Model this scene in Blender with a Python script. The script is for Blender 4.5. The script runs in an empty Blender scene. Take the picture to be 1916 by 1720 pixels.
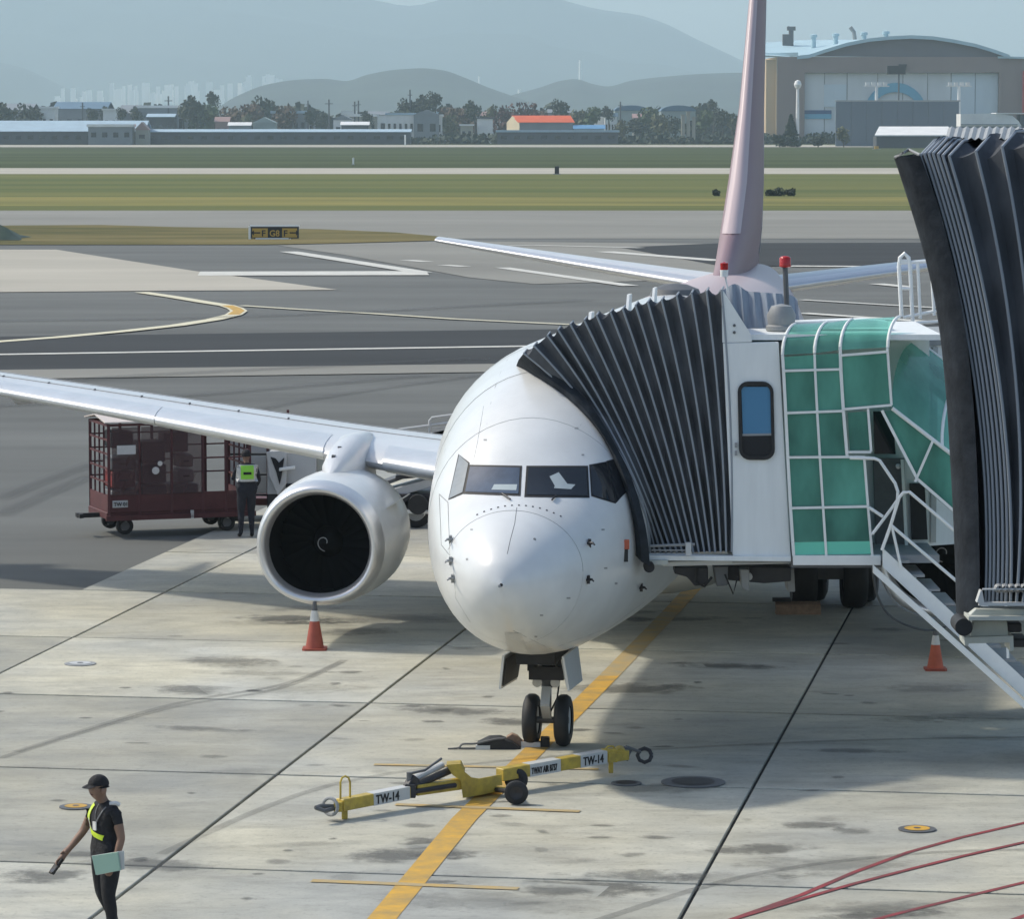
import bpy, bmesh, math, random
from math import sin, cos, pi, radians, sqrt, atan, tan
from mathutils import Vector, Matrix
from mathutils.bvhtree import BVHTree
random.seed(7)
SC = bpy.context.scene
COL = SC.collection
# ------------------------------------------------------------------ camera, sky, sun, exposure
CAMH, FOC, W0, H0, VH = 8.17, 7020.0, 1916.0, 1720.0, 230.0
PITCH = atan((H0 / 2 - VH) / FOC)
cam = bpy.data.cameras.new('camera'); camo = bpy.data.objects.new('camera', cam); COL.objects.link(camo)
camo.location = (0, 0, CAMH); camo.rotation_euler = (pi / 2 - PITCH, 0, 0)
cam.sensor_width = 36; cam.lens = FOC / W0 * 36; cam.clip_start = 0.5; cam.clip_end = 40000
SC.camera = camo
HAZE = 1.25e-4
SUN = Vector((-0.88, 0.26, 0.96)).normalized()
SEL = math.asin(SUN.z); SAZ = math.atan2(SUN.x, SUN.y)
wd = bpy.data.worlds.new('World'); SC.world = wd; wd.use_nodes = True
nt = wd.node_tree; bg = nt.nodes['Background']
sky = nt.nodes.new('ShaderNodeTexSky'); sky.sky_type = 'NISHITA'; sky.sun_disc = False
sky.sun_elevation = SEL; sky.sun_rotation = SAZ; sky.air_density = 1.0; sky.dust_density = 2.2; sky.ozone_density = 1.0
nt.links.new(sky.outputs[0], bg.inputs[0]); bg.inputs[1].default_value = 0.145
sl = bpy.data.lights.new('sun', 'SUN'); sl.energy = 2.65; sl.angle = radians(3.0); sl.color = (1.0, 0.93, 0.80)
so = bpy.data.objects.new('sun', sl); COL.objects.link(so)
so.rotation_euler = SUN.to_track_quat('Z', 'Y').to_euler()
SC.view_settings.view_transform = 'Standard'; SC.view_settings.look = 'None'
SC.view_settings.exposure = 0.37; SC.view_settings.gamma = 1.0
try: SC.view_settings.use_curve_mapping = False
except Exception: pass
SC.cycles.max_bounces = 8; SC.cycles.transparent_max_bounces = 24; SC.cycles.volume_bounces = 2
# ------------------------------------------------------------------ survey helpers: photo point -> place
def ray(u, v):
    x = (u - W0 / 2) / FOC; y = -(v - H0 / 2) / FOC
    return Vector((x, cos(PITCH) + y * sin(PITCH), -sin(PITCH) + y * cos(PITCH)))
def G(u, v, z=0.0):
    d = ray(u, v); t = (z - CAMH) / d.z; return Vector((d.x * t, d.y * t, z))
def P(u, v, Y):
    d = ray(u, v); t = Y / d.y; return Vector((d.x * t, Y, CAMH + d.z * t))
# ------------------------------------------------------------------ materials
def mat(name, color, rough=0.6, metal=0.0, spec=0.5, noise=0.0, nscale=3.0, stretch=(1, 1, 1), dark=None, bump=0.0, bscale=20.0, coat=0.0, rnd=0.0, world=False, alpha=1.0, emis=None):
    m = bpy.data.materials.new(name); m.use_nodes = True
    n = m.node_tree.nodes; l = m.node_tree.links; b = n['Principled BSDF']
    b.inputs['Base Color'].default_value = (*color, 1); b.inputs['Roughness'].default_value = rough
    b.inputs['Metallic'].default_value = metal; b.inputs['Specular IOR Level'].default_value = spec
    b.inputs['Coat Weight'].default_value = coat
    if coat: b.inputs['Coat Roughness'].default_value = 0.2
    if alpha < 1: b.inputs['Alpha'].default_value = alpha
    if emis: b.inputs['Emission Color'].default_value = (*emis[0], 1); b.inputs['Emission Strength'].default_value = emis[1]
    if noise or bump or rnd:
        if world: tc = n.new('ShaderNodeNewGeometry'); co = tc.outputs['Position']
        else: tc = n.new('ShaderNodeTexCoord'); co = tc.outputs['Object']
        mp = n.new('ShaderNodeMapping'); mp.inputs['Scale'].default_value = stretch; l.new(co, mp.inputs[0])
        cur = None
        if noise:
            nz = n.new('ShaderNodeTexNoise'); nz.inputs['Scale'].default_value = nscale; nz.inputs['Detail'].default_value = 6; nz.inputs['Roughness'].default_value = 0.62
            l.new(mp.outputs[0], nz.inputs['Vector'])
            rp = n.new('ShaderNodeValToRGB'); rp.color_ramp.elements[0].position = 0.32; rp.color_ramp.elements[1].position = 0.66
            dk = dark or tuple(c * (1 - noise) for c in color)
            rp.color_ramp.elements[0].color = (*dk, 1); rp.color_ramp.elements[1].color = (*color, 1)
            l.new(nz.outputs['Fac'], rp.inputs[0]); cur = rp.outputs[0]
        if rnd:
            oi = n.new('ShaderNodeObjectInfo'); mr = n.new('ShaderNodeMapRange')
            mr.inputs['To Min'].default_value = 1 - rnd; mr.inputs['To Max'].default_value = 1 + rnd
            l.new(oi.outputs['Random'], mr.inputs[0])
            mx = n.new('ShaderNodeVectorMath'); mx.operation = 'SCALE'
            if cur: l.new(cur, mx.inputs[0])
            else: mx.inputs[0].default_value = color
            l.new(mr.outputs[0], mx.inputs['Scale']); cur = mx.outputs[0]
        if cur: l.new(cur, b.inputs['Base Color'])
        if bump:
            n2 = n.new('ShaderNodeTexNoise'); n2.inputs['Scale'].default_value = bscale; n2.inputs['Detail'].default_value = 4
            l.new(mp.outputs[0], n2.inputs['Vector'])
            bp = n.new('ShaderNodeBump'); bp.inputs['Strength'].default_value = bump; bp.inputs['Distance'].default_value = 0.02
            l.new(n2.outputs['Fac'], bp.inputs['Height']); l.new(bp.outputs[0], b.inputs['Normal'])
    return m
def glass(name, tint, fac=0.55, rough=0.05, base=None):
    m = bpy.data.materials.new(name); m.use_nodes = True
    n = m.node_tree.nodes; l = m.node_tree.links; b = n['Principled BSDF']; o = n['Material Output']
    b.inputs['Base Color'].default_value = (*(base or tint), 1); b.inputs['Roughness'].default_value = rough
    t = n.new('ShaderNodeBsdfTransparent'); t.inputs[0].default_value = (*tint, 1)
    x = n.new('ShaderNodeMixShader'); x.inputs[0].default_value = fac
    tc = n.new('ShaderNodeTexCoord'); mp = n.new('ShaderNodeMapping'); mp.inputs['Scale'].default_value = (1.6, 1.0, .7); nz = n.new('ShaderNodeTexNoise'); nz.inputs['Scale'].default_value = 1.3; nz.inputs['Detail'].default_value = 4
    l.new(tc.outputs['Object'], mp.inputs[0]); l.new(mp.outputs[0], nz.inputs['Vector']); oi = n.new('ShaderNodeObjectInfo'); av = n.new('ShaderNodeMath'); av.operation = 'MULTIPLY_ADD'; av.inputs[1].default_value = .35; l.new(oi.outputs['Random'], av.inputs[0]); l.new(nz.outputs['Fac'], av.inputs[2])
    rp = n.new('ShaderNodeValToRGB'); rp.color_ramp.elements[0].position = .45; rp.color_ramp.elements[1].position = .95; bc = base or tint
    rp.color_ramp.elements[0].color = (*[c * .5 for c in bc], 1); rp.color_ramp.elements[1].color = (*[min(1, c * 1.25) for c in bc], 1); l.new(av.outputs[0], rp.inputs[0]); l.new(rp.outputs[0], b.inputs['Base Color'])
    l.new(t.outputs[0], x.inputs[1]); l.new(b.outputs[0], x.inputs[2]); l.new(x.outputs[0], o.inputs[0])
    return m
M = {}
def stain_mat():
    m = bpy.data.materials.new('stain'); m.use_nodes = True; n = m.node_tree.nodes; l = m.node_tree.links; b = n['Principled BSDF']
    tc = n.new('ShaderNodeTexCoord'); sb = n.new('ShaderNodeVectorMath'); sb.operation = 'SUBTRACT'; sb.inputs[1].default_value = (.5, .5, 0); l.new(tc.outputs['Generated'], sb.inputs[0])
    ms = n.new('ShaderNodeVectorMath'); ms.operation = 'MULTIPLY'; ms.inputs[1].default_value = (2, 2, 0); l.new(sb.outputs[0], ms.inputs[0])
    ln = n.new('ShaderNodeVectorMath'); ln.operation = 'LENGTH'; l.new(ms.outputs[0], ln.inputs[0])
    g = n.new('ShaderNodeNewGeometry'); z = n.new('ShaderNodeTexNoise'); z.inputs['Scale'].default_value = 2.6; z.inputs['Detail'].default_value = 7; z.inputs['Roughness'].default_value = .72; l.new(g.outputs['Position'], z.inputs['Vector'])
    a = n.new('ShaderNodeMath'); a.operation = 'MULTIPLY_ADD'; a.inputs[1].default_value = 2.4; a.inputs[2].default_value = -1.2; l.new(z.outputs['Fac'], a.inputs[0])
    c = n.new('ShaderNodeMath'); c.operation = 'ADD'; l.new(a.outputs[0], c.inputs[0]); l.new(ln.outputs['Value'], c.inputs[1])
    r = n.new('ShaderNodeMapRange'); r.inputs[1].default_value = .35; r.inputs[2].default_value = .9; r.inputs[3].default_value = 1; r.inputs[4].default_value = 0; l.new(c.outputs[0], r.inputs[0])
    e = n.new('ShaderNodeMapRange'); e.inputs[1].default_value = .8; e.inputs[2].default_value = 1.0; e.inputs[3].default_value = 1; e.inputs[4].default_value = 0; l.new(ln.outputs['Value'], e.inputs[0])
    oi = n.new('ShaderNodeObjectInfo'); q = n.new('ShaderNodeMapRange'); q.inputs[3].default_value = .12; q.inputs[4].default_value = .5; l.new(oi.outputs['Random'], q.inputs[0])
    x = n.new('ShaderNodeMath'); x.operation = 'MULTIPLY'; l.new(r.outputs[0], x.inputs[0]); l.new(q.outputs[0], x.inputs[1])
    y = n.new('ShaderNodeMath'); y.operation = 'MULTIPLY'; l.new(x.outputs[0], y.inputs[0]); l.new(e.outputs[0], y.inputs[1]); l.new(y.outputs[0], b.inputs['Alpha'])
    b.inputs['Base Color'].default_value = (.075, .073, .066, 1); b.inputs['Roughness'].default_value = .6
    return m
M['stain'] = stain_mat()
def concrete():
    m = mat('concrete', (0.40, 0.38, 0.33), 0.85)
    n = m.node_tree.nodes; l = m.node_tree.links; b = n['Principled BSDF']
    g = n.new('ShaderNodeNewGeometry')
    def nz(scale, st, det=5, ro=0.6, dist=0.0):
        mp = n.new('ShaderNodeMapping'); mp.inputs['Scale'].default_value = st; l.new(g.outputs['Position'], mp.inputs[0])
        t = n.new('ShaderNodeTexNoise'); t.inputs['Scale'].default_value = scale; t.inputs['Detail'].default_value = det
        t.inputs['Roughness'].default_value = ro; t.inputs['Distortion'].default_value = dist; l.new(mp.outputs[0], t.inputs['Vector']); return t.outputs['Fac']
    def rng(s, a, bb, c, d):
        r = n.new('ShaderNodeMapRange'); r.inputs[1].default_value = a; r.inputs[2].default_value = bb; r.inputs[3].default_value = c; r.inputs[4].default_value = d
        l.new(s, r.inputs[0]); return r.outputs[0]
    def mul(a, bb):
        x = n.new('ShaderNodeMath'); x.operation = 'MULTIPLY'; l.new(a, x.inputs[0])
        l.new(bb, x.inputs[1]); return x.outputs[0]
    oi = n.new('ShaderNodeObjectInfo')
    f = rng(nz(0.35, (1, 1, 1), 4), 0.3, 0.7, 0.86, 1.1)
    f = mul(f, rng(nz(1.1, (0.7, 1.1, 1), 8, 0.72, 0.4), 0.32, 0.64, 0.76, 1.07))
    f = mul(f, rng(nz(1.6, (0.35, 1.5, 1), 7, 0.75, 0.3), 0.33, 0.5, 0.80, 1.0))
    f = mul(f, rng(nz(9, (1, 1, 1), 4, 0.7), 0.36, 0.44, 0.82, 1.0))
    f = mul(f, rng(nz(3.2, (.5, 1.3, 1), 8, 0.8), 0.60, 0.68, 1.0, 0.72))
    f = mul(f, rng(nz(30, (1, 1, 1), 3, 0.7), 0.3, 0.7, 0.93, 1.06))
    f = mul(f, rng(oi.outputs['Random'], 0, 1, 0.76, 1.12))
    vo = n.new('ShaderNodeVectorMath'); vo.operation = 'SCALE'; l.new(f, vo.inputs['Scale'])
    rp = n.new('ShaderNodeValToRGB'); rp.color_ramp.elements[0].position = 0.35; rp.color_ramp.elements[1].position = 0.65
    rp.color_ramp.elements[0].color = (0.41, 0.415, 0.375, 1); rp.color_ramp.elements[1].color = (0.50, 0.475, 0.37, 1)
    l.new(nz(0.22, (1, 1, 1), 3), rp.inputs[0]); l.new(rp.outputs[0], vo.inputs[0]); l.new(vo.outputs[0], b.inputs['Base Color'])
    l.new(rng(f, 0.5, 1, 0.6, 0.9), b.inputs['Roughness'])
    bp = n.new('ShaderNodeBump'); bp.inputs['Strength'].default_value = 0.25; bp.inputs['Distance'].default_value = 0.01
    l.new(nz(45, (1, 1, 1), 3), bp.inputs['Height']); l.new(bp.outputs[0], b.inputs['Normal'])
    return m
M['concrete'] = concrete()
M['joint'] = mat('joint_filler', (0.03, 0.03, 0.028), 0.9)
M['asphalt'] = mat('asphalt', (0.160, 0.165, 0.155), 0.88, spec=0.15, noise=0.3, nscale=0.10, stretch=(0.35, 1.6, 1), bump=0.2, bscale=8, world=True)
M['asphalt_dark'] = mat('asphalt_dark', (0.052, 0.055, 0.056), 0.88, spec=0.15, noise=0.25, nscale=0.1, stretch=(0.25, 1.5, 1), world=True)
M['pave_far'] = mat('pavement_far', (0.27, 0.265, 0.235), 0.9, spec=0.15, noise=0.22, nscale=0.03, stretch=(0.6, 1.3, 1), world=True)
M['pave_light'] = mat('pavement_light', (0.46, 0.43, 0.36), 0.9, spec=0.15, noise=0.2, nscale=0.05, stretch=(0.5, 1.3, 1), world=True)
M['grass'] = mat('grass', (0.165, 0.165, 0.06), 0.95, spec=0.05, noise=0.4, nscale=0.03, stretch=(0.12, 1.2, 1), dark=(0.085, 0.11, 0.04), world=True)
M['grass_dark'] = mat('grass_dark', (0.085, 0.105, 0.045), 0.95, spec=0.05, noise=0.5, nscale=0.02, stretch=(0.1, 1.0, 1), world=True)
M['grass_dry'] = mat('grass_dry', (0.27, 0.235, 0.08), 0.95, spec=0.05, noise=0.4, nscale=0.05, stretch=(0.25, 1.4, 1), dark=(0.12, 0.13, 0.05), world=True)
M['grass_island'] = mat('grass_island', (0.20, 0.165, 0.075), 0.95, spec=0.05, noise=0.5, nscale=0.12, stretch=(0.35, 1, 1), dark=(0.085, 0.085, 0.035), world=True)
M['ground'] = mat('ground_soil', (0.09, 0.10, 0.055), 0.95, spec=0.05, noise=0.4, nscale=0.004, world=True)
M['yellow_line'] = mat('yellow_paint', (0.64, 0.36, 0.04), 0.75, noise=0.35, nscale=2.5, dark=(0.34, 0.24, 0.09), world=True)
M['yellow_worn'] = mat('yellow_paint_worn', (0.48, 0.33, 0.12), 0.8, noise=0.4, nscale=3, dark=(0.34, 0.30, 0.2), world=True)
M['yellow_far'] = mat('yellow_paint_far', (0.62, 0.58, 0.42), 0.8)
M['white_line'] = mat('white_paint_line', (0.62, 0.61, 0.55), 0.8, noise=0.2, nscale=1, world=True)
M['red_line'] = mat('red_paint', (0.30, 0.035, 0.04), 0.7, noise=0.6, nscale=1.2, dark=(0.12, 0.05, 0.05), world=True)
M['oil'] = mat('oil_stain', (0.085, 0.085, 0.08), 0.45, noise=0.4, nscale=3, world=True)
M['fus'] = mat('aircraft_white_paint', (0.70, 0.715, 0.71), 0.3, coat=0.4, noise=0.12, nscale=1.4, bump=0.02, bscale=2)
M['fus_pink'] = mat('aircraft_pink_paint', (0.52, 0.42, 0.42), 0.45, coat=0.1)
M['fin_mauve'] = mat('fin_mauve_paint', (0.27, 0.185, 0.20), 0.5)  # pinkish mauve livery, darkened for the shaded port side
M['wing'] = mat('wing_grey_paint', (0.62, 0.64, 0.66), 0.32, coat=0.3, noise=0.08, nscale=1.2)
M['fan'] = mat('fan_blade_dark', (0.010, 0.011, 0.012), 0.6, spec=0.2)
M['slat'] = mat('slat_skin', (0.70, 0.72, 0.73), 0.33, metal=0.45, noise=0.12, nscale=2)
M['metal'] = mat('polished_aluminium', (0.72, 0.72, 0.72), 0.36, metal=0.75, noise=0.06, nscale=3)
M['dkmetal'] = mat('dark_metal', (0.045, 0.045, 0.05), 0.5, metal=0.4, noise=0.3, nscale=6)
M['black'] = mat('black_rubber', (0.018, 0.018, 0.019), 0.65, noise=0.3, nscale=12)
M['blackgloss'] = mat('black_glass', (0.012, 0.015, 0.02), 0.06, spec=0.6)
M['cockpit'] = mat('cockpit_glass', (0.07, 0.10, 0.15), 0.05, spec=0.7, noise=0.4, nscale=2.5)  # bluish tone paints a reflection into the left windshield
M['cockpit_l'] = mat('cockpit_glass_light', (0.30, 0.33, 0.34), 0.12, spec=0.8, noise=0.3, nscale=2)  # paler copy, the side pane's reflection is put into the colour
M['grey'] = mat('grey_paint', (0.32, 0.33, 0.33), 0.5, noise=0.2, nscale=4)
M['greyd'] = mat('dark_grey_paint', (0.12, 0.125, 0.13), 0.55, noise=0.25, nscale=4)
M['white'] = mat('white_enamel', (0.84, 0.85, 0.82), 0.4, noise=0.07, nscale=5)
M['cabwall'] = mat('bridge_wall_paint', (0.80, 0.83, 0.82), 0.5, noise=0.10, nscale=2.2, stretch=(3, 3, 0.35))
M['cream'] = mat('cream_steel', (0.50, 0.52, 0.47), 0.55, noise=0.15, nscale=5)
M['bellows'] = mat('bellows_canvas', (0.095, 0.103, 0.115), 0.85, spec=0.2, noise=0.35, nscale=4, stretch=(1, 1, 0.4), bump=0.8, bscale=7)
M['pad'] = mat('bumper_pad', (0.034, 0.041, 0.050), 0.9, spec=0.15, noise=0.5, nscale=5, bump=0.8, bscale=7)
M['rib'] = mat('rib_edge', (0.27, 0.30, 0.33), 0.5)
M['canvas_blue'] = mat('canvas_grey_blue', (0.30, 0.35, 0.41), 0.7, noise=0.25, nscale=3, stretch=(4, 1, 0.5))
M['green'] = glass('green_polycarbonate', (0.32, 0.72, 0.62), 0.55, 0.12, (0.19, 0.50, 0.40))
M['green2'] = mat('green_sill_panel', (0.16, 0.62, 0.46), 0.3)
M['blueblind'] = mat('blue_blind', (0.07, 0.22, 0.38), 0.35)
M['red'] = mat('red_plastic', (0.45, 0.03, 0.025), 0.35)
M['redlens'] = mat('red_lens', (0.5, 0.02, 0.02), 0.15, noise=0.3, nscale=30)
M['cone'] = mat('cone_orange', (0.36, 0.075, 0.045), 0.55, noise=0.25, nscale=6)
M['cone_l'] = mat('cone_orange_bright', (0.50, 0.11, 0.055), 0.55, noise=0.2, nscale=6)
M['refl'] = mat('reflective_band', (0.62, 0.62, 0.60), 0.35, noise=0.12, nscale=8)
M['towyel'] = mat('towbar_yellow', (0.55, 0.40, 0.055), 0.45, noise=0.35, nscale=7, dark=(0.33, 0.24, 0.05))
M['maroon'] = mat('maroon_steel', (0.105, 0.028, 0.03), 0.6, noise=0.35, nscale=3)
M['net'] = mat('mesh_curtain', (0.085, 0.045, 0.045), 0.8, alpha=0.8)
M['pinkroof'] = mat('pale_roof_sheet', (0.62, 0.55, 0.50), 0.6)
M['skin'] = mat('skin', (0.24, 0.145, 0.10), 0.6, noise=0.15, nscale=14)
M['blackcloth'] = mat('black_cloth', (0.014, 0.014, 0.017), 0.85, noise=0.4, nscale=9, bump=1.0, bscale=16)
M['navycloth'] = mat('navy_cloth', (0.016, 0.018, 0.028), 0.85, noise=0.3, nscale=8, bump=1.0, bscale=14)
M['hivis'] = mat('hivis_yellow', (0.55, 0.72, 0.03), 0.55)
M['hivisg'] = mat('hivis_green', (0.28, 0.68, 0.06), 0.55)
M['folder'] = mat('green_folder', (0.33, 0.50, 0.40), 0.5)
M['chockw'] = mat('wood_worn', (0.33, 0.22, 0.15), 0.8, noise=0.4, nscale=10)
M['paper'] = mat('folded_paper', (0.36, 0.42, 0.44), 0.7)
M['pale'] = mat('pale_grey', (0.52, 0.53, 0.52), 0.5)
# ------------------------------------------------------------------ mesh builder and scene tree
class MB:
    def __init__(s): s.v = []; s.f = []; s.m = []
    def add(s, vs, fs, m=0):
        o = len(s.v); s.v += [Vector(p) for p in vs]; s.f += [tuple(i + o for i in q) for q in fs]; s.m += [m] * len(fs); return s
    def prism(s, poly, vec, m=0):
        vec = Vector(vec); n = len(poly); a = [Vector(p) for p in poly]; b = [p + vec for p in a]
        return s.add(a + b, [tuple(range(n))[::-1], tuple(range(n, 2 * n))] + [(i, (i + 1) % n, n + (i + 1) % n, n + i) for i in range(n)], m)
    def box(s, c, sz, rz=0, m=0, R=None):
        c = Vector(c); hx, hy, hz = sz[0] / 2, sz[1] / 2, sz[2] / 2
        R = R or Matrix.Rotation(rz, 3, 'Z')
        vs = [c + R @ Vector((x * hx, y * hy, z * hz)) for z in (-1, 1) for y in (-1, 1) for x in (-1, 1)]
        return s.add(vs, [(0, 2, 3, 1), (4, 5, 7, 6), (0, 1, 5, 4), (2, 6, 7, 3), (0, 4, 6, 2), (1, 3, 7, 5)], m)
    def bar(s, a, b, w, h=None, m=0, up=(0, 0, 1)):
        a = Vector(a); b = Vector(b); d = (b - a).normalized(); up = Vector(up)
        if abs(d.dot(up)) > 0.98: up = Vector((0, 1, 0))
        x = d.cross(up).normalized() * w / 2; z = x.cross(d).normalized() * (h or w) / 2
        r = [x * i + z * j for i, j in ((-1, -1), (1, -1), (1, 1), (-1, 1))]
        return s.add([a + q for q in r] + [b + q for q in r], [(0, 1, 2, 3), (7, 6, 5, 4), (0, 4, 5, 1), (1, 5, 6, 2), (2, 6, 7, 3), (3, 7, 4, 0)], m)
    def tube(s, pts, r, n=8, m=0, cap=True):
        pts = [Vector(p) for p in pts]; N = len(pts); rs = r if isinstance(r, (list, tuple)) else [r] * N
        rings = []; px = None
        for i, p in enumerate(pts):
            d = (pts[min(i + 1, N - 1)] - pts[max(i - 1, 0)]).normalized()
            if px is None: px = d.orthogonal().normalized()
            px = (px - d * px.dot(d)).normalized(); py = d.cross(px)
            rings.append([p + (px * cos(2 * pi * k / n) + py * sin(2 * pi * k / n)) * rs[i] for k in range(n)])
        vs = [q for rg in rings for q in rg]; fs = []
        for i in range(N - 1):
            for k in range(n): fs.append((i * n + k, i * n + (k + 1) % n, (i + 1) * n + (k + 1) % n, (i + 1) * n + k))
        if cap: fs += [tuple(range(n))[::-1], tuple(range((N - 1) * n, N * n))]
        return s.add(vs, fs, m)
    def lathe(s, prof, o, ax, n=32, m=0, sq=None):
        # prof: (distance along ax, radius)
        o = Vector(o); ax = Vector(ax).normalized(); up = Vector((0, 0, 1))
        if abs(ax.z) > 0.9: px, py = Vector((1, 0, 0)), Vector((0, 1, 0))
        else: px = ax.cross(up).normalized(); py = Vector((0, 0, 1)) - ax * ax.z; py.normalize()
        vs = []
        for (t, r) in prof:
            for k in range(n):
                a = 2 * pi * k / n; c, q = cos(a), sin(a)
                rr = r
                if sq and q < 0: rr = r * (1 - sq * q * q)
                vs.append(o + ax * t + px * (r * c * (1 + (0.35 * sq * q * q if sq and q < 0 else 0))) + py * (rr * q))
        fs = [(i * n + k, i * n + (k + 1) % n, (i + 1) * n + (k + 1) % n, (i + 1) * n + k) for i in range(len(prof) - 1) for k in range(n)]
        return s.add(vs, fs, m)
    def grid(s, rows, closed=False, m=0):
        n = len(rows[0]); vs = [p for r in rows for p in r]
        fs = [(i * n + k, i * n + (k + 1) % n, (i + 1) * n + (k + 1) % n, (i + 1) * n + k) for i in range(len(rows) - 1) for k in range(n if closed else n - 1)]
        return s.add(vs, fs, m)
    def disc(s, c, r, n=24, m=0, z=(0, 0, 1)):
        z = Vector(z); px = z.orthogonal().normalized(); py = z.cross(px)
        return s.add([Vector(c) + (px * cos(2 * pi * k / n) + py * sin(2 * pi * k / n)) * r for k in range(n)], [tuple(range(n))], m)
    def build(s, name, m, parent=None, smooth=False, bevel=0, angle=40):
        me = bpy.data.meshes.new(name)
        off = WM.get(parent.name) if parent else None
        inv = off.inverted() if off else Matrix()
        me.from_pydata([inv @ p for p in s.v], [], s.f)
        for q in (m if isinstance(m, (list, tuple)) else [m]): me.materials.append(M[q] if isinstance(q, str) else q)
        me.polygons.foreach_set('material_index', s.m)
        bm = bmesh.new(); bm.from_mesh(me); bmesh.ops.recalc_face_normals(bm, faces=bm.faces)
        if bevel: bmesh.ops.bevel(bm, geom=list(bm.edges), offset=bevel, segments=1, affect='EDGES')
        bm.to_mesh(me); bm.free()
        if smooth:
            me.polygons.foreach_set('use_smooth', [True] * len(me.polygons))
            try: me.set_sharp_from_angle(angle=radians(angle))
            except Exception: pass
        o = bpy.data.objects.new(name, me); COL.objects.link(o)
        if parent: o.parent = parent; WM[o.name] = off
        return o
WM = {}
def tag(o, label=None, cat=None, group=None, kind=None):
    if label: o['label'] = label
    if cat: o['category'] = cat
    if group: o['group'] = group
    if kind: o['kind'] = kind
    return o
def thing(name, loc, label, cat, group=None, rz=0):
    o = bpy.data.objects.new(name, None); COL.objects.link(o); o.location = loc; o.rotation_euler = (0, 0, rz); o.empty_display_size = 0.3
    WM[o.name] = Matrix.Translation(Vector(loc)) @ Matrix.Rotation(rz, 4, 'Z')
    return tag(o, label, cat, group)
def solo(mb, name, m, label, cat, group=None, **k):
    return tag(mb.build(name, m, **k), label, cat, group)
def struct(mb, name, m, **k):
    return tag(mb.build(name, m, **k), kind='structure')
def copy_tree(o, loc, rz, label, par=None):
    c = o.copy(); COL.objects.link(c)
    if par: c.parent = par
    else:
        c.location = loc; c.rotation_euler = (0, 0, rz); c['label'] = label
    for ch in o.children: copy_tree(ch, None, None, None, c)
    return c
def text(s, size, origin, xd, yd, m, name, parent, depth=0.004, width=None):
    cu = bpy.data.curves.new('t', 'FONT'); cu.body = s; cu.size = size; cu.extrude = depth; cu.offset = size * 0.015; cu.resolution_u = 3
    ob = bpy.data.objects.new('t', cu); COL.objects.link(ob)
    dg = bpy.context.evaluated_depsgraph_get(); me = bpy.data.meshes.new_from_object(ob.evaluated_get(dg))
    vs = [v.co.copy() for v in me.vertices]; fs = [tuple(p.vertices) for p in me.polygons]
    bpy.data.objects.remove(ob); bpy.data.curves.remove(cu); bpy.data.meshes.remove(me)
    x = Vector(xd).normalized(); y = Vector(yd).normalized(); z = x.cross(y)
    w = max(v.x for v in vs); k = (width / w) if width else 1
    mb = MB(); mb.add([Vector(origin) + x * v.x * k + y * v.y + z * v.z for v in vs], fs)
    return mb.build(name, m, parent)
def interp(tab, x):
    if x <= tab[0][0]: return tab[0][1:]
    for i in range(len(tab) - 1):
        a, b = tab[i], tab[i + 1]
        if x <= b[0]:
            h = b[0] - a[0]; t = (x - a[0]) / h; out = []
            for k in range(1, len(a)):
                s1 = (b[k] - a[k]) / h
                s0 = (a[k] - tab[i - 1][k]) / (a[0] - tab[i - 1][0]) if i > 0 else s1
                s2 = (tab[i + 2][k] - b[k]) / (tab[i + 2][0] - b[0]) if i + 2 < len(tab) else s1
                m0 = 0 if s0 * s1 <= 0 else 2 * s0 * s1 / (s0 + s1); m1 = 0 if s1 * s2 <= 0 else 2 * s1 * s2 / (s1 + s2)
                if i == 0: m0 = s1
                out.append((2 * t ** 3 - 3 * t * t + 1) * a[k] + (t ** 3 - 2 * t * t + t) * h * m0 + (-2 * t ** 3 + 3 * t * t) * b[k] + (t ** 3 - t * t) * h * m1)
            return tuple(out)
    return tab[-1][1:]
def spl(L, k=4):
    out = []
    for i in range(len(L) - 1):
        p0 = L[max(i - 1, 0)]; p1 = L[i]; p2 = L[i + 1]; p3 = L[min(i + 2, len(L) - 1)]
        for j in range(k):
            t = j / k; out.append(0.5 * ((2 * p1) + (p2 - p0) * t + (2 * p0 - 5 * p1 + 4 * p2 - p3) * t * t + (3 * p1 - p0 - 3 * p2 + p3) * t ** 3))
    return out + [L[-1]]
# ------------------------------------------------------------------ ground
def sheet(pts, z, name, m, sub=None):
    mb = MB(); mb.add([Vector((p.x, p.y, z)) for p in pts], [tuple(range(len(pts)))]); return struct(mb, name, m)
X = 9000
gr = MB(); gr.add([(-X, -200, -0.12), (X, -200, -0.12), (X, 20000, -0.12), (-X, 20000, -0.12)], [(0, 1, 2, 3)]); struct(gr, 'ground', 'ground')
PHI = atan((2090 - 958) / FOC)
def AP(a, b, z=0): return Vector((a * cos(PHI) + b * sin(PHI), -a * sin(PHI) + b * cos(PHI), z))
def rect(x0, x1, y0, y1, z, name, m):
    mb = MB(); mb.add([(x0, y0, z), (x1, y0, z), (x1, y1, z), (x0, y1, z)], [(0, 1, 2, 3)]); return struct(mb, name, m)
rect(-600, 700, -40, 345, -0.06, 'asphalt', 'asphalt')
rect(-900, 1000, 268, 356, -0.04, 'taxiway', 'pave_far')
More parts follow.
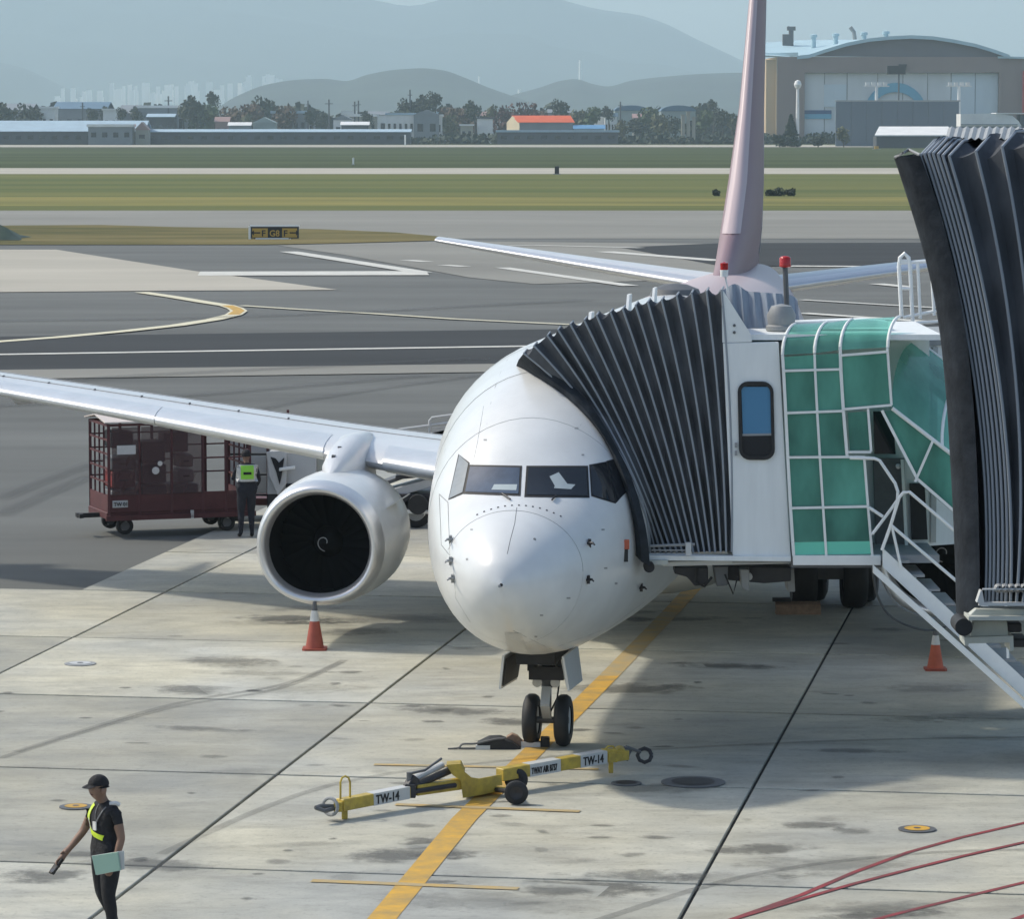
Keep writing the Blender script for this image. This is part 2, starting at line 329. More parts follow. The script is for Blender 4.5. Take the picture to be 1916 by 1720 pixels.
# grass strips and runway
yA = G(958, 393).y
rect(-1500, 1700, yA, G(958, 384).y, -0.03, 'grass_verge', 'grass')
rect(-1500, 1700, G(958, 384).y, G(958, 368).y, -0.028, 'dry_grass_verge', 'grass_dry')
rect(-1500, 1700, G(958, 368).y, G(958, 325).y, -0.026, 'grass_field', 'grass')
rect(-2000, 2200, G(958, 325).y, G(958, 314).y, -0.02, 'runway', 'pave_light')
rect(-2000, 2200, G(958, 314).y, G(958, 277).y, -0.015, 'far_grass_field', 'grass_dark')
rect(-2000, 2400, G(958, 275).y, G(958, 271).y, 0.0, 'perimeter_road', 'pave_light')
# grass island with the taxi sign
isl = [(-60, 424), (20, 421), (190, 420), (330, 424), (470, 426), (600, 428), (740, 434), (838, 443), (820, 449), (640, 454), (500, 457), (300, 457), (-60, 457)]
sheet([G(*p) for p in isl], -0.02, 'grass_island', 'grass_island')
sheet([G(*p) for p in [(-200, 466), (105, 466), (365, 506), (430, 514), (632, 541), (260, 543), (-200, 547)]], -0.03, 'light_pavement', 'pave_light')
sheet([G(*p) for p in [(520, 458), (840, 450), (1350, 455), (1352, 520), (1000, 530), (880, 518), (640, 475)]], -0.036, 'shoulder_pavement', 'pave_far')
sheet([G(*p) for p in [(1160, 462), (1350, 454), (2900, 450), (2900, 494), (1350, 497)]], -0.022, 'taxiway_patch', 'asphalt_dark')
sheet([G(*p) for p in [(-300, 632), (2900, 590), (2900, 655), (-300, 694)]], -0.03, 'taxilane_band', 'asphalt_dark')
sheet([G(*p) for p in [(-300, 694), (2900, 655), (2900, 665), (-300, 712)]], -0.031, 'taxilane_edge', 'pave_far')
# painted lines
def line(pts, w, z, m, name='painted_line', world=False, endw=None):
    pts = [p if isinstance(p, Vector) else G(*p) for p in pts]; L = []; R = []
    ww = w if isinstance(w, (list, tuple)) else [w] * len(pts)
    for i, p in enumerate(pts):
        d = (pts[min(i + 1, len(pts) - 1)] - pts[max(0, i - 1)]).normalized(); n = Vector((-d.y, d.x, 0)) * ww[i] / 2
        L.append(Vector((p.x + n.x, p.y + n.y, z))); R.append(Vector((p.x - n.x, p.y - n.y, z)))
    return struct(MB().grid([L, R]), name, m)
line([(-100, 664), (400, 656), (1300, 642), (2800, 620)], 0.75, -0.012, 'white_line')
line([(1500, 585), (1780, 604)], 0.8, -0.010, 'white_line')
line([(1500, 560), (1800, 578)], 0.5, -0.012, 'white_line')
line([(372, 511), (800, 510)], 5.5, -0.018, 'white_line', 'stop_bar')
line([(540, 470), (790, 509)], 1.2, -0.014, 'white_line')
line([(1130, 470), (1350, 487)], 1.4, -0.014, 'white_line')
line([(1200, 463), (1000, 458), (900, 461)], 1.0, -0.014, 'white_line')
line([(1480, 497), (1800, 499)], 1.6, -0.014, 'white_line')
for (a, b) in (((1500, 520), (1560, 524)), ((1640, 530), (1700, 536)), ((760, 486), (800, 489)), ((830, 495), (870, 498)), ((940, 500), (1180, 534))):
    line([a, b], 0.9, -0.014, 'white_line')
cur = [(265, 546), (320, 554), (380, 564), (425, 571), (440, 576), (447, 581), (437, 588), (400, 597), (330, 608), (230, 619), (110, 630), (0, 638), (-150, 650)]
line(cur, 0.75, -0.012, 'yellow_far')
line([(452, 571), (560, 578), (700, 586), (850, 596), (1060, 606), (1250, 612)], 0.45, -0.011, 'yellow_far')
line([(425, 571), (440, 576), (447, 581), (437, 588)], 0.5, -0.006, 'yellow_line', 'painted_line')
# apron: slabs of concrete, each one a piece
apron = tag(bpy.data.objects.new('apron', None), kind='structure'); COL.objects.link(apron); WM['apron'] = Matrix()
mb = MB(); mb.add([AP(-34, 28, -0.035), AP(26, 28, -0.035), AP(26, 87, -0.035), AP(-17.9, 87, -0.035), AP(-17.9, 63.5, -0.035), AP(-34, 63.5, -0.035)], [(0, 1, 2, 3, 4, 5)])
mb.build('joint_filler', 'joint', apron)
slabm = {}
def slab(a0, a1, b0, b1):
    g = 0.022; key = (round(a1 - a0, 2), round(b1 - b0, 2))
    if key not in slabm:
        wx, wy = (a1 - a0) / 2 - g, (b1 - b0) / 2 - 0.045; q = MB(); c = 0.008
        q.add([(-wx, -wy, -0.2), (wx, -wy, -0.2), (wx, wy, -0.2), (-wx, wy, -0.2), (-wx, -wy, -c), (wx, -wy, -c), (wx, wy, -c), (-wx, wy, -c),
               (-wx + c, -wy + c, 0), (wx - c, -wy + c, 0), (wx - c, wy - c, 0), (-wx + c, wy - c, 0)],
              [(0, 1, 5, 4), (1, 2, 6, 5), (2, 3, 7, 6), (3, 0, 4, 7), (4, 5, 9, 8), (5, 6, 10, 9), (6, 7, 11, 10), (7, 4, 8, 11), (8, 9, 10, 11)])
        o = q.build('slab', 'concrete', apron); slabm[key] = o
    else:
        o = slabm[key].copy(); COL.objects.link(o)
    c = AP((a0 + a1) / 2, (b0 + b1) / 2, random.uniform(-0.002, 0.002)); o.location = c; o.rotation_euler = (0, 0, -PHI)
lanes = [-28.35 + 6.0 * i for i in range(9)]
rows = [27.8 + 5.93 * i for i in range(11)]
for i in range(len(lanes) - 1):
    for j in range(len(rows) - 1):
        a0, a1, b0, b1 = lanes[i], lanes[i + 1], rows[j], rows[j + 1]
        if b0 > 62:
            if a1 < -17: continue
            if a0 < -17: a0 = -17.9
        slab(a0, a1, b0, b1)
# lead-in line and stop bars
line([AP(-7.33, 30), AP(-7.38, 37.4), AP(-7.5, 43), AP(-7.4, 50), AP(-7.35, 54.6)], 0.30, 0.006, 'yellow_line', 'lead_in_line')
line([AP(-7.35, 54.6), AP(-7.3, 62)], 0.30, 0.006, 'yellow_worn', 'lead_in_line')
line([AP(-7.3, 62), AP(-7.3, 85)], 0.30, 0.006, 'yellow_line', 'lead_in_line')
for a, b, c in (((583, 1650), (970, 1665), 0.15), ((740, 1507), (1085, 1520), 0.14), ((700, 1432), (1120, 1441), 0.13)):
    line([a, b], c, 0.010, 'yellow_worn', 'stop_line')
line([(-3.82 * 0 + 1355, 1727), (1500, 1676), (1600, 1633), (1700, 1596), (1800, 1568), (1960, 1531)], 0.075, 0.006, 'red_line', 'clearance_line')
line([(1355, 1727), (1500, 1684), (1600, 1655), (1700, 1629), (1800, 1604), (1960, 1568)], 0.075, 0.009, 'red_line', 'clearance_line')
line([(1600, 1732), (1700, 1706), (1800, 1681), (1960, 1642)], 0.075, 0.006, 'red_line', 'clearance_line')
line([(1860, 1735), (1960, 1700)], 0.075, 0.006, 'red_line', 'clearance_line')
# covers, recessed lights and one plain dark disc
for (u, v, r, kind, lab) in ((150, 1243, 0.24, 0, 'round grey recessed cover on the concrete, left of the orange cone under the engine'),
                             (1716, 1553, 0.22, 1, 'round cover with a yellow disc and dark rim beside the red lines'),
                             (142, 1511, 0.20, 1, 'round cover with a yellow disc partly behind the walking worker'),
                             (1297, 1465, 0.40, 2, 'large dark oval-looking pit cover beside the right end of the tow bar'),
                             (1172, 1467, 0.19, 2, 'small dark round disc right under the tow bar end')):
    c = G(u, v, 0.004); t = thing('ground_cover', c, lab, 'cover')
    MB().lathe([(0, r), (0.012, r), (0.014, r * 0.92)], c, (0, 0, 1), 28).disc(c + Vector((0, 0, 0.014)), r * 0.92, 28).build('rim', 'greyd' if kind else 'grey', t)
    MB().disc(c + Vector((0, 0, 0.019)), r * 0.68, 24).build('disc', 'yellow_line' if kind == 1 else ('pale' if kind == 0 else 'dkmetal'), t)
    if kind < 2: MB().disc(c + Vector((0, 0, 0.023)), r * 0.2, 12).build('lens', 'greyd', t)
# old oil marks and scuffs
rs = random.Random(3)
ST = [(668, 1182, 1.4, 1.0), (430, 1240, 1.6, 1.1), (360, 1292, 1.2, .9), (720, 1160, 3.6, 1.3), (520, 1165, 2.4, .9), (800, 1580, .7, .9), (830, 1600, .8, .6), (1520, 1546, .8, .5), (1592, 1556, .6, .4), (1040, 1668, .8, .6), (645, 1642, .4, .4), (1745, 1288, 1.4, .9), (1840, 1343, 1.7, .9), (1560, 1620, 2.2, 1.2), (1420, 1590, 1.4, .6), (280, 1620, 1.6, .8), (930, 1690, 2.6, 1.0), (1150, 1650, 2.0, .9), (560, 1290, 2.2, 1.0), (840, 1330, 1.8, .8), (1180, 1290, 2.0, 1.1)]
for _ in range(26): ST.append((rs.uniform(0, 1900), rs.uniform(1120, 1720), rs.uniform(.5, 2.0), rs.uniform(.3, .9)))
for _ in range(90): ST.append((rs.gauss(960, 420), rs.uniform(1150, 1720), rs.uniform(.12, .45), rs.uniform(.12, .35)))
proto = None
for i, (u, v, w, h) in enumerate(ST):
    c = G(u, v)
    if proto is None:
        mb = MB(); mb.add([(-.5, -.5, 0), (.5, -.5, 0), (.5, .5, 0), (-.5, .5, 0)], [(0, 1, 2, 3)]); proto = struct(mb, 'oil_stain', 'stain'); o = proto
    else: o = proto.copy(); COL.objects.link(o)
    o.location = (c.x, c.y, .0030 + .0004 * (i % 8)); o.scale = (w * 1.25, h * 1.25, 1); o.rotation_euler = (0, 0, rs.uniform(-.4, .4))
M['tyremark'] = mat('tyre_mark', (.06, .06, .058), .7, alpha=.20)
for pts in ([(300, 1600), (620, 1470), (1000, 1420), (1500, 1390), (1950, 1380)], [(1100, 1730), (1400, 1640), (1700, 1600), (1960, 1590)], [(0, 1420), (300, 1330), (520, 1290), (640, 1240)], [(30, 1408), (320, 1320), (530, 1282), (645, 1236)]):
    q = spl([G(*p) for p in pts], 6); line(q, .14, .0062, 'tyremark', 'tyre_mark')
for pts, w in (([(-50, 600), (500, 590), (1100, 560)], 1.4), ([(-50, 720), (300, 700), (900, 670)], 1.2), ([(-60, 760), (300, 742), (800, 700)], .9), ([(0, 930), (130, 880), (500, 760), (900, 700)], .5), ([(0, 960), (100, 915), (420, 780)], .5)):
    q = spl([G(*p) for p in pts], 6); line(q, w, -.0045, 'tyremark', 'tyre_mark')
# ------------------------------------------------------------------ the airliner
TH = math.asin(0.150)
plane = thing('airliner', (-0.13, 44.9, 0), 'white twin-engine airliner parked nose-on, its door covered by the bellows of the jet bridge', 'airplane', rz=-TH)
AM = WM[plane.name]
def ac(l, a, z): return AM @ Vector((l, a, z))
FT = [ # aft, top, bottom, z of widest, half width
 (0.0, 2.64, 2.60, 2.62, 0.02), (0.06, 2.82, 2.40, 2.61, 0.21), (0.2, 2.98, 2.22, 2.61, 0.39), (0.45, 3.16, 2.02, 2.62, 0.58), (0.8, 3.34, 1.84, 2.66, 0.77), (1.0, 3.42, 1.77, 2.68, 0.86),
 (1.35, 3.545, 1.66, 2.73, 1.00), (1.75, 3.76, 1.56, 2.80, 1.13), (2.05, 4.00, 1.50, 2.86, 1.22), (2.5, 4.36, 1.42, 2.95, 1.33), (3.0, 4.66, 1.36, 3.05, 1.42), (3.5, 4.85, 1.31, 3.12, 1.49), (4.0, 4.98, 1.28, 3.18, 1.55), (5.0, 5.13, 1.25, 3.25, 1.70), (6.0, 5.21, 1.24, 3.3, 1.83), (7.0, 5.25, 1.24, 3.32, 1.88), (10, 5.26, 1.24, 3.32, 1.88),
 (25.0, 5.26, 1.24, 3.32, 1.88), (28, 5.26, 1.6, 3.4, 1.76), (30, 5.25, 2.1, 3.6, 1.56), (32.5, 5.24, 2.8, 4.0, 1.22), (35, 5.2, 3.5, 4.35, 0.8), (37, 5.1, 4.15, 4.6, 0.42), (38.02, 4.95, 4.6, 4.78, 0.12)]
NR = 56
def ring(x):
    t, b, zm, hw = interp(FT, x); out = []
    for k in range(NR):
        a = 2 * pi * k / NR; c, q = cos(a), sin(a)
        e = 2.0 if x < 0.5 or x > 26 else 2.0
        hh = (t - zm) if q >= 0 else (zm - b)
        # flatter brow over the windshield
        z = zm + hh * q; l = hw * c
        if 1.2 < x < 3.0 and q > 0.0:
            k2 = sin((x - 1.2) / 1.8 * pi); l *= 1 + 0.10 * k2 * (sin(a) ** 2 - sin(a) ** 6)
        out.append(ac(l, x, z))
    return out
xs = [0.0, .02, .06, .12, .2, .3, .45, .6, .8, 1.0]
MB().grid([ring(x) for x in xs], closed=True).build('radome', 'fus', plane, smooth=True)
xf = [1.004, 1.1, 1.2, 1.3, 1.4, 1.5, 1.6, 1.75, 1.9, 2.05, 2.2, 2.35, 2.5, 2.7, 2.9, 3.1, 3.3, 3.6, 4, 4.5, 5, 5.5, 6, 6.5, 7, 8, 10, 12, 14, 16, 18, 20]
fm = MB().grid([ring(x) for x in xf], closed=True); fus = fm.build('fuselage', 'fus', plane, smooth=True)
xt = [20, 21, 22, 23, 24, 25, 26, 27, 28, 29, 30, 31, 32.5, 34, 35, 36, 37, 37.6, 38.02]
MB().grid([ring(x) for x in xt], closed=True).build('tail_fuselage', 'fus_pink', plane, smooth=True)
fb = MB().grid([ring(x) for x in xs + xf[1:] + xt[1:]], closed=True)
FB = BVHTree.FromPolygons(fb.v, fb.f)
CP = Vector((0, 0, CAMH))
def hit(u, v, off=0.0):
    d = ray(u, v).normalized(); r = FB.ray_cast(CP, d)
    if r[0] is None: return None
    n = r[1]
    if n.dot(d) > 0: n = -n
    return r[0] + n * off
def patch(q, off, nu=8, nv=5, thick=0.0):
    rows = []
    for i in range(nv + 1):
        row = []
        for j in range(nu + 1):
            s, t = j / nu, i / nv
            u = (q[0][0] * (1 - s) + q[1][0] * s) * (1 - t) + (q[3][0] * (1 - s) + q[2][0] * s) * t
            v = (q[0][1] * (1 - s) + q[1][1] * s) * (1 - t) + (q[3][1] * (1 - s) + q[2][1] * s) * t
            row.append(hit(u, v, off))
        rows.append(row)
    if any(p is None for r in rows for p in r): return None
    mb = MB().grid(rows); return mb
def surfline(px, r, name, m='greyd', step=6):
    pts = []
    for i in range(len(px) - 1):
        for k in range(step):
            t = k / step; h = hit(px[i][0] + (px[i + 1][0] - px[i][0]) * t, px[i][1] + (px[i + 1][1] - px[i][1]) * t, 0.0)
            if h: pts.append(h)
    h = hit(*px[-1]);
    if h: pts.append(h)
    if len(pts) > 1: return MB().tube(pts, r, 5).build(name, m, plane)
def grow(q, d):
    cx = sum(p[0] for p in q) / 4; cy = sum(p[1] for p in q) / 4
    return [(p[0] + d * (1 if p[0] > cx else -1), p[1] + d * (1 if p[1] > cy else -1)) for p in q]
wins = [([(880, 874), (973, 876), (970, 925), (871, 921)], 'cockpit', 4), ([(989, 876), (1096, 876), (1099, 928), (985, 927)], 'blackgloss', 4),
        ([(1104, 872), (1133, 866), (1150, 941), (1108, 927)], 'blackgloss', 2), ([(1136, 865), (1159, 858), (1176, 912), (1153, 941)], 'blackgloss', 2),
        ([(860, 852), (877, 868), (866, 922), (841, 934)], 'cockpit_l', 2)]
for q, m, g in wins:
    a = patch(grow(q, g), 0.004); b = patch(q, 0.010)
    if a and b:
        f_ = a.build('window_seal', 'black', plane, smooth=True); b.build('cockpit_window', m, plane, smooth=True)
# small stencils on the skin
for (u, v, w_, h_) in ((1060, 1118, 7, 3), (1130, 1062, 6, 3), (1150, 1090, 5, 4), (1010, 1150, 6, 3), (880, 990, 5, 3), (872, 1045, 4, 4), (1125, 990, 6, 3), (905, 822, 6, 3), (1075, 800, 7, 3), (1088, 850, 5, 3), (1000, 1190, 5, 3)):
    a = patch([(u, v), (u + w_, v), (u + w_, v + h_), (u, v + h_)], 0.003, 2, 1)
    if a: a.build('stencil_mark', 'grey', plane)
# things lying behind the glass that show
for q, m in (([(1028, 893), (1045, 885), (1062, 908), (1040, 915)], 'paper'), ([(1040, 905), (1076, 908), (1068, 917), (1036, 915)], 'paper'), ([(925, 908), (968, 908), (966, 919), (920, 918)], 'paper')):
    a = patch(q, 0.013, 3, 3)
    if a: a.build('folded_paper', m, plane)
# seams
mbr = MB(); 
pts = [p for p in ring(1.002)]
mbr.tube(pts[0:26], 0.0045, 5); mbr.build('radome_seam', 'grey', plane)
surfline([(967, 950), (963, 980), (955, 1010), (949, 1037)], 0.004, 'lightning_strip', 'greyd')
riv = MB()
for u in range(893, 1052, 13):
    v = 946 + ((u - 968) / 84) ** 2 * 22; h = hit(u, v, 0.0)
    if h: riv.lathe([(0, 0.014), (0.004, 0.012), (0.006, 0.0)], h - ray(u, v).normalized() * 0.006, -ray(u, v), 8)
riv.build('radome_fastener', 'greyd', plane)
surfline([(960, 1180), (1030, 1215), (1140, 1175), (1235, 1105)], 0.003, 'panel_seam', 'grey')
surfline([(905, 760), (893, 830), (886, 862)], 0.003, 'panel_seam', 'grey')
surfline([(848, 1060), (853, 1120), (880, 1165)], 0.003, 'panel_seam', 'grey')
# door outline of the starboard service door
dq = [(822, 925), (838, 940), (842, 1040), (826, 1020)]
surfline(dq + [dq[0]], 0.006, 'door_seam', 'grey')
# wipers
for a, b in (((940, 926), (955, 937)), ((1040, 929), (1032, 938))):
    h1, h2 = hit(*a, 0.02), hit(*b, 0.02)
    if h1 and h2: MB().tube([h1, h2], 0.012, 6).build('wiper', 'dkmetal', plane)
# probes
for (u, v, sx) in ((1100, 1017, 1), (1098, 1085, 1), (1197, 1100, 1), (846, 1010, -1), (846, 1050, -1), (850, 1083, -1)):
    h = hit(u, v, 0.0)
    if h: MB().tube([h, h + Vector((0.06 * sx, -0.06, 0.01)), h + Vector((0.08 * sx, -0.16, 0.0))], [0.022, 0.016, 0.009], 7).bar(h + Vector((0.02 * sx, 0.02, -0.05)), h + Vector((0.02 * sx, 0, 0.05)), 0.04).build('probe', 'dkmetal' if sx > 0 else 'grey', plane)
h = hit(1170, 1032, 0.01)
if h: MB().box(h, (0.05, 0.05, 0.26)).build('static_port', 'black', plane); MB().box(h + Vector((0, -0.01, 0.09)), (0.08, 0.05, 0.12)).build('warning_flag', 'cone_l', plane)
for (u, v) in ((935, 1097), (1000, 1010)):
    h = hit(u, v, 0.004)
    if h: MB().lathe([(0, 0.02), (0.004, 0.018), (0.005, 0)], h, -ray(u, v), 8).build('fastener', 'grey', plane)
# roof antennas
for a_, hgt in ((8.0, 0.25), (12.5, 0.3), (16, 0.25)):
    MB().prism([ac(-0.02, a_, 5.2), ac(-0.02, a_ + 0.5, 5.2), ac(-0.02, a_ + 0.55, 5.25 + hgt), ac(-0.02, a_ + 0.25, 5.25 + hgt)], ac(0.04, 0, 0) - ac(0, 0, 0)).build('antenna', 'white', plane)
MB().lathe([(0, .45), (.12, .4), (.2, .2), (.22, 0)], ac(0, 19.5, 5.22), (0, 0, 1), 20).build('antenna_dome', 'greyd', plane, smooth=True)
for xr in (2.62, 3.9, 6.2, 8.6):
    pr_ = ring(xr); MB().tube([p for p in pr_[0:30]], 0.0028, 4).build('panel_seam', 'grey', plane)
for k_ in (5, 10, 18, 23):
    MB().tube([ring(x)[k_] for x in (2.7, 3.2, 3.8, 4.5, 5.5, 6.5, 8)], 0.0025, 4).build('panel_seam', 'grey', plane)
# wings
def foil(n=13):
    up = []; 
    for i in range(n):
        t = (1 - cos(pi * i / (n - 1))) / 2; y = 5 * (0.2969 * sqrt(t) - 0.126 * t - 0.3516 * t * t + 0.2843 * t ** 3 - 0.1036 * t ** 4); up.append((t, y))
    return up
FO = foil()
def section(y, le, ch, z, th, tw, side, x0=0.0, x1=1.0, off=0.0, vert=False):
    pts = []
    T = [(t, q) for t, q in FO if x0 - 1e-6 <= t <= x1 + 1e-6]
    def yy(t): return 5 * (0.2969 * sqrt(max(t, 0)) - 0.126 * t - 0.3516 * t * t + 0.2843 * t ** 3 - 0.1036 * t ** 4)
    N = 11; ts = [x0 + (x1 - x0) * (1 - cos(pi / 2 * i / (N - 1))) if x0 == 0 else x0 + (x1 - x0) * i / (N - 1) for i in range(N)]
    loop = [(t, yy(t) * th * ch * 1.05 + off) for t in ts[::-1]] + [(t, -yy(t) * th * ch * 0.9 - off) for t in ts[1 if x0 == 0 else 0:]]
    for t, q in loop:
        dx = t * ch + (-off if t < 0.02 else 0)
        if vert: pts.append(ac(q * 1.0, le + dx, z))
        else:
            cam_ = 0.012 * ch * sin(pi * t)
            pts.append(ac(side * y, le + dx * cos(tw) , z + q + cam_ - dx * sin(tw)))
    return pts
WS = [(1.6, 13.4, 8.1, 2.45, 0.088, 0.034), (3.2, 14.35, 7.15, 2.59, 0.086, 0.032), (4.83, 15.25, 6.3, 2.74, 0.084, 0.028), (5.6, 15.65, 5.9, 2.82, 0.083, 0.025), (9.0, 17.5, 4.35, 3.19, 0.085, 0.014), (12.0, 19.2, 3.2, 3.48, 0.09, 0.0), (15.0, 20.85, 2.2, 3.79, 0.10, -0.01), (17.1, 22.0, 1.5, 4.02, 0.10, -0.02)]
def isec(y):
    le, ch, z, th, tw = interp([(s[0],) + s[1:] for s in WS], y); return (y, le, ch, z, th, tw)
for side in (-1, 1):
    ys = [1.6, 2.4, 3.2, 4.0, 4.83, 5.6, 7, 9, 10.5, 12, 13.5, 15, 16, 17.1]
    w = MB(); R_ = [section(*isec(y), side) for y in ys]
    w.grid(R_, closed=True); w.add(R_[-1], [tuple(range(len(R_[-1])))]); w.build('wing', 'wing', plane, smooth=True, angle=50)
    for y0, y1 in ((1.95, 4.25), (5.35, 8.6), (8.62, 12.3), (12.32, 16.6)):
        q = MB(); rr = [section(*isec(y0 + (y1 - y0) * k / 4), side, 0.0, 0.135 if y0 > 5 else 0.10, 0.010) for k in range(5)]
        q.grid(rr); q.add(rr[0], [tuple(range(len(rr[0])))]); q.add(rr[-1], [tuple(range(len(rr[-1])))])
        q.build('leading_edge_slat', 'slat', plane, smooth=True, angle=50)
    # spoiler and flap seams, small fences on the upper skin
    sm = MB()
    for t in (0.30, 0.62, 0.74):
        pts = []
        for y in [2.2 + 0.6 * i for i in range(24)]:
            s = isec(y); yv = 5 * (0.2969 * sqrt(t) - 0.126 * t - 0.3516 * t * t + 0.2843 * t ** 3 - 0.1036 * t ** 4) * s[4] * s[2] * 1.05
            pts.append(ac(side * y, s[1] + t * s[2], s[3] + yv + 0.012 * s[2] * sin(pi * t) - t * s[2] * sin(s[5]) + 0.002))
        sm.tube(pts, 0.012, 5)
    sm.build('wing_seam', 'grey', plane)
    vg = MB()
    for k in range(7):
        y = 6.4 + k * 0.95; s = isec(y); t = 0.31; p = ac(side * y, s[1] + t * s[2], s[3] + s[4] * s[2] * 0.5 + 0.02); vg.box(p, (0.03, 0.14, 0.07))
    vg.build('vortex_generator', 'greyd', plane)
    # winglet
    MB().grid([section(17.1, 22.0, 1.5, 4.02, 0.1, -0.02, side), section(17.5, 22.5, 1.2, 4.3, 0.1, 0, side), section(17.95, 23.6, 0.6, 6.3, 0.08, 0, side)], closed=True).build('winglet', 'wing', plane, smooth=True)
    # stabiliser
    st = [(0.5, 33.0, 3.9, 4.74, 0.10, 0), (3.5, 34.75, 2.7, 5.12, 0.095, 0), (7.17, 36.85, 1.3, 5.60, 0.09, 0)]
    R_ = [section(*s, side) for s in st]; q = MB().grid(R_, closed=True); q.add(R_[-1], [tuple(range(len(R_[-1])))]); q.build('stabiliser', 'wing', plane, smooth=True, angle=50)
    R_ = [section(*s, side, 0.0, 0.08, 0.008) for s in (st[0], st[1], st[2])]; MB().grid(R_).build('stabiliser_leading_edge', 'metal', plane, smooth=True)
    # flap track fairings
    for y in (6.6, 9.6, 12.2):
        s = isec(y); c0 = ac(side * y, s[1] + s[2] * 0.55, s[3] - 0.28)
        MB().lathe([(0, 0.0), (0.5, 0.16), (1.4, 0.2), (2.4, 0.13), (3.1, 0.02)], c0, ac(0, 1, 0) - ac(0, 0, 0), 12).build('flap_fairing', 'wing', plane, smooth=True)
    # engine
    AX = ac(0, 1, 0) - ac(0, 0, 0); e0 = ac(side * 4.83, 12.45, 1.60)
    lip = [(0.75, 0.775), (0.45, 0.785), (0.22, 0.80), (0.10, 0.825), (0.03, 0.86), (0.0, 0.90), (0.02, 0.935), (0.08, 0.965), (0.2, 0.995), (0.34, 1.02)]
    MB().lathe(lip[2:], e0, AX, 56, sq=0.07).build('intake_lip', 'metal', plane, smooth=True, angle=80)
    MB().lathe([(1.15, 0.775), (0.6, 0.78), (0.35, 0.795), (0.22, 0.80)], e0, AX, 56, sq=0.0).build('intake_duct', 'fan', plane, smooth=True)
    MB().lathe([(0.345, 1.018), (0.8, 1.055), (1.4, 1.07), (1.72, 1.067)], e0, AX, 56, sq=0.07).build('fan_cowl', 'fus', plane, smooth=True)
    MB().lathe([(1.735, 1.065), (2.2, 1.05), (2.8, 0.98), (3.3, 0.87), (3.31, 0.80), (2.9, 0.80)], e0, AX, 56, sq=0.05).build('reverser_cowl', 'fus', plane, smooth=True)
    MB().lathe([(2.4, 0.62), (3.3, 0.6), (4.0, 0.45), (4.5, 0.34), (4.48, 0.30)], e0, AX, 32).build('core_nozzle', 'greyd', plane, smooth=True)
    MB().lathe([(4.0, 0.28), (4.7, 0.18), (5.1, 0.02)], e0, AX, 24).build('exhaust_plug', 'dkmetal', plane, smooth=True)
    MB().lathe([(1.16, 0.78), (1.16, 0.0)], e0, AX, 48).build('fan_backing', 'black', plane)
    LX = (ac(1, 0, 0) - ac(0, 0, 0))
    for k in range(24):
        a = 2 * pi * k / 24; rd = LX * cos(a) + Vector((0, 0, 1)) * sin(a); tg = -LX * sin(a) + Vector((0, 0, 1)) * cos(a)
        rws = []
        for r in (0.24, 0.45, 0.62, 0.77):
            tw = 0.5 + 0.6 * r; c = e0 + rd * r
            d = (AX * cos(tw) + tg * sin(tw)) * 0.13
            rws.append([c + AX * 0.95 - d, c + AX * 0.95 + d])
        MB().grid(rws).build('fan_blade', 'fan', plane, smooth=True)
    sp = MB().lathe([(0.55, 0.0), (0.6, 0.05), (0.7, 0.12), (0.85, 0.2), (0.98, 0.245)], e0, AX, 28).build('spinner', 'fan', plane, smooth=True)
    swp = []
    for k in range(20):
        a = k / 19 * 4.6; r = 0.045 + 0.1 * k / 19; t = 0.55 + 0.25 * (r / 0.165) - 0.03
        swp.append(e0 + AX * (t - 0.015) + LX * cos(a) * r + Vector((0, 0, 1)) * sin(a) * r)
    MB().tube(swp, 0.009, 5).build('spinner_swirl', 'grey', sp)
    # chine on the inboard side
    c1 = e0 + AX * 0.95 + LX * (-side) * 0.93 + Vector((0, 0, 0.52)); 
    MB().prism([c1, c1 + AX * 0.9, c1 + AX * 0.75 - LX * side * 0.24 + Vector((0, 0, 0.16))], Vector((0, 0, 0.02))).build('nacelle_chine', 'fus', plane)
    # pylon
    s4 = isec(4.83); py = MB()
    prof = [(13.4, 2.60, 0.03), (13.9, 2.86, 0.20), (14.6, 3.02, 0.26), (15.3, 3.12, 0.27), (16.3, 3.10, 0.22), (17.2, 2.98, 0.05)]
    rws = []
    for (a_, zt, hw) in prof:
        zb = 2.35; rws.append([ac(side * 4.83 - hw, a_, zb), ac(side * 4.83 - hw, a_, zb + (zt - zb) * 0.75), ac(side * 4.83 - hw * 0.6, a_, zt - 0.02), ac(side * 4.83, a_, zt), ac(side * 4.83 + hw * 0.6, a_, zt - 0.02), ac(side * 4.83 + hw, a_, zb + (zt - zb) * 0.75), ac(side * 4.83 + hw, a_, zb)])
    py.grid(rws); py.build('pylon', 'wing', plane, smooth=True, angle=60)
    for (da, dz) in ((14.1, 2.68), (14.6, 2.78), (15.0, 2.62)):
        MB().box(ac(side * 4.83 - 0.05, da, dz + 0.2), (0.06, 0.3, 0.04)).build('pylon_vent', 'greyd', plane)
    # main gear
    mg = ac(side * 2.86, 19.6, 0)
    MB().tube([ac(side * 2.3, 19.4, 2.3), ac(side * 2.86, 19.6, 0.6)], 0.13, 12).tube([ac(side * 2.4, 19.6, 0.57), ac(side * 3.3, 19.6, 0.57)], 0.08, 10).build('main_gear_strut', 'pale', plane)
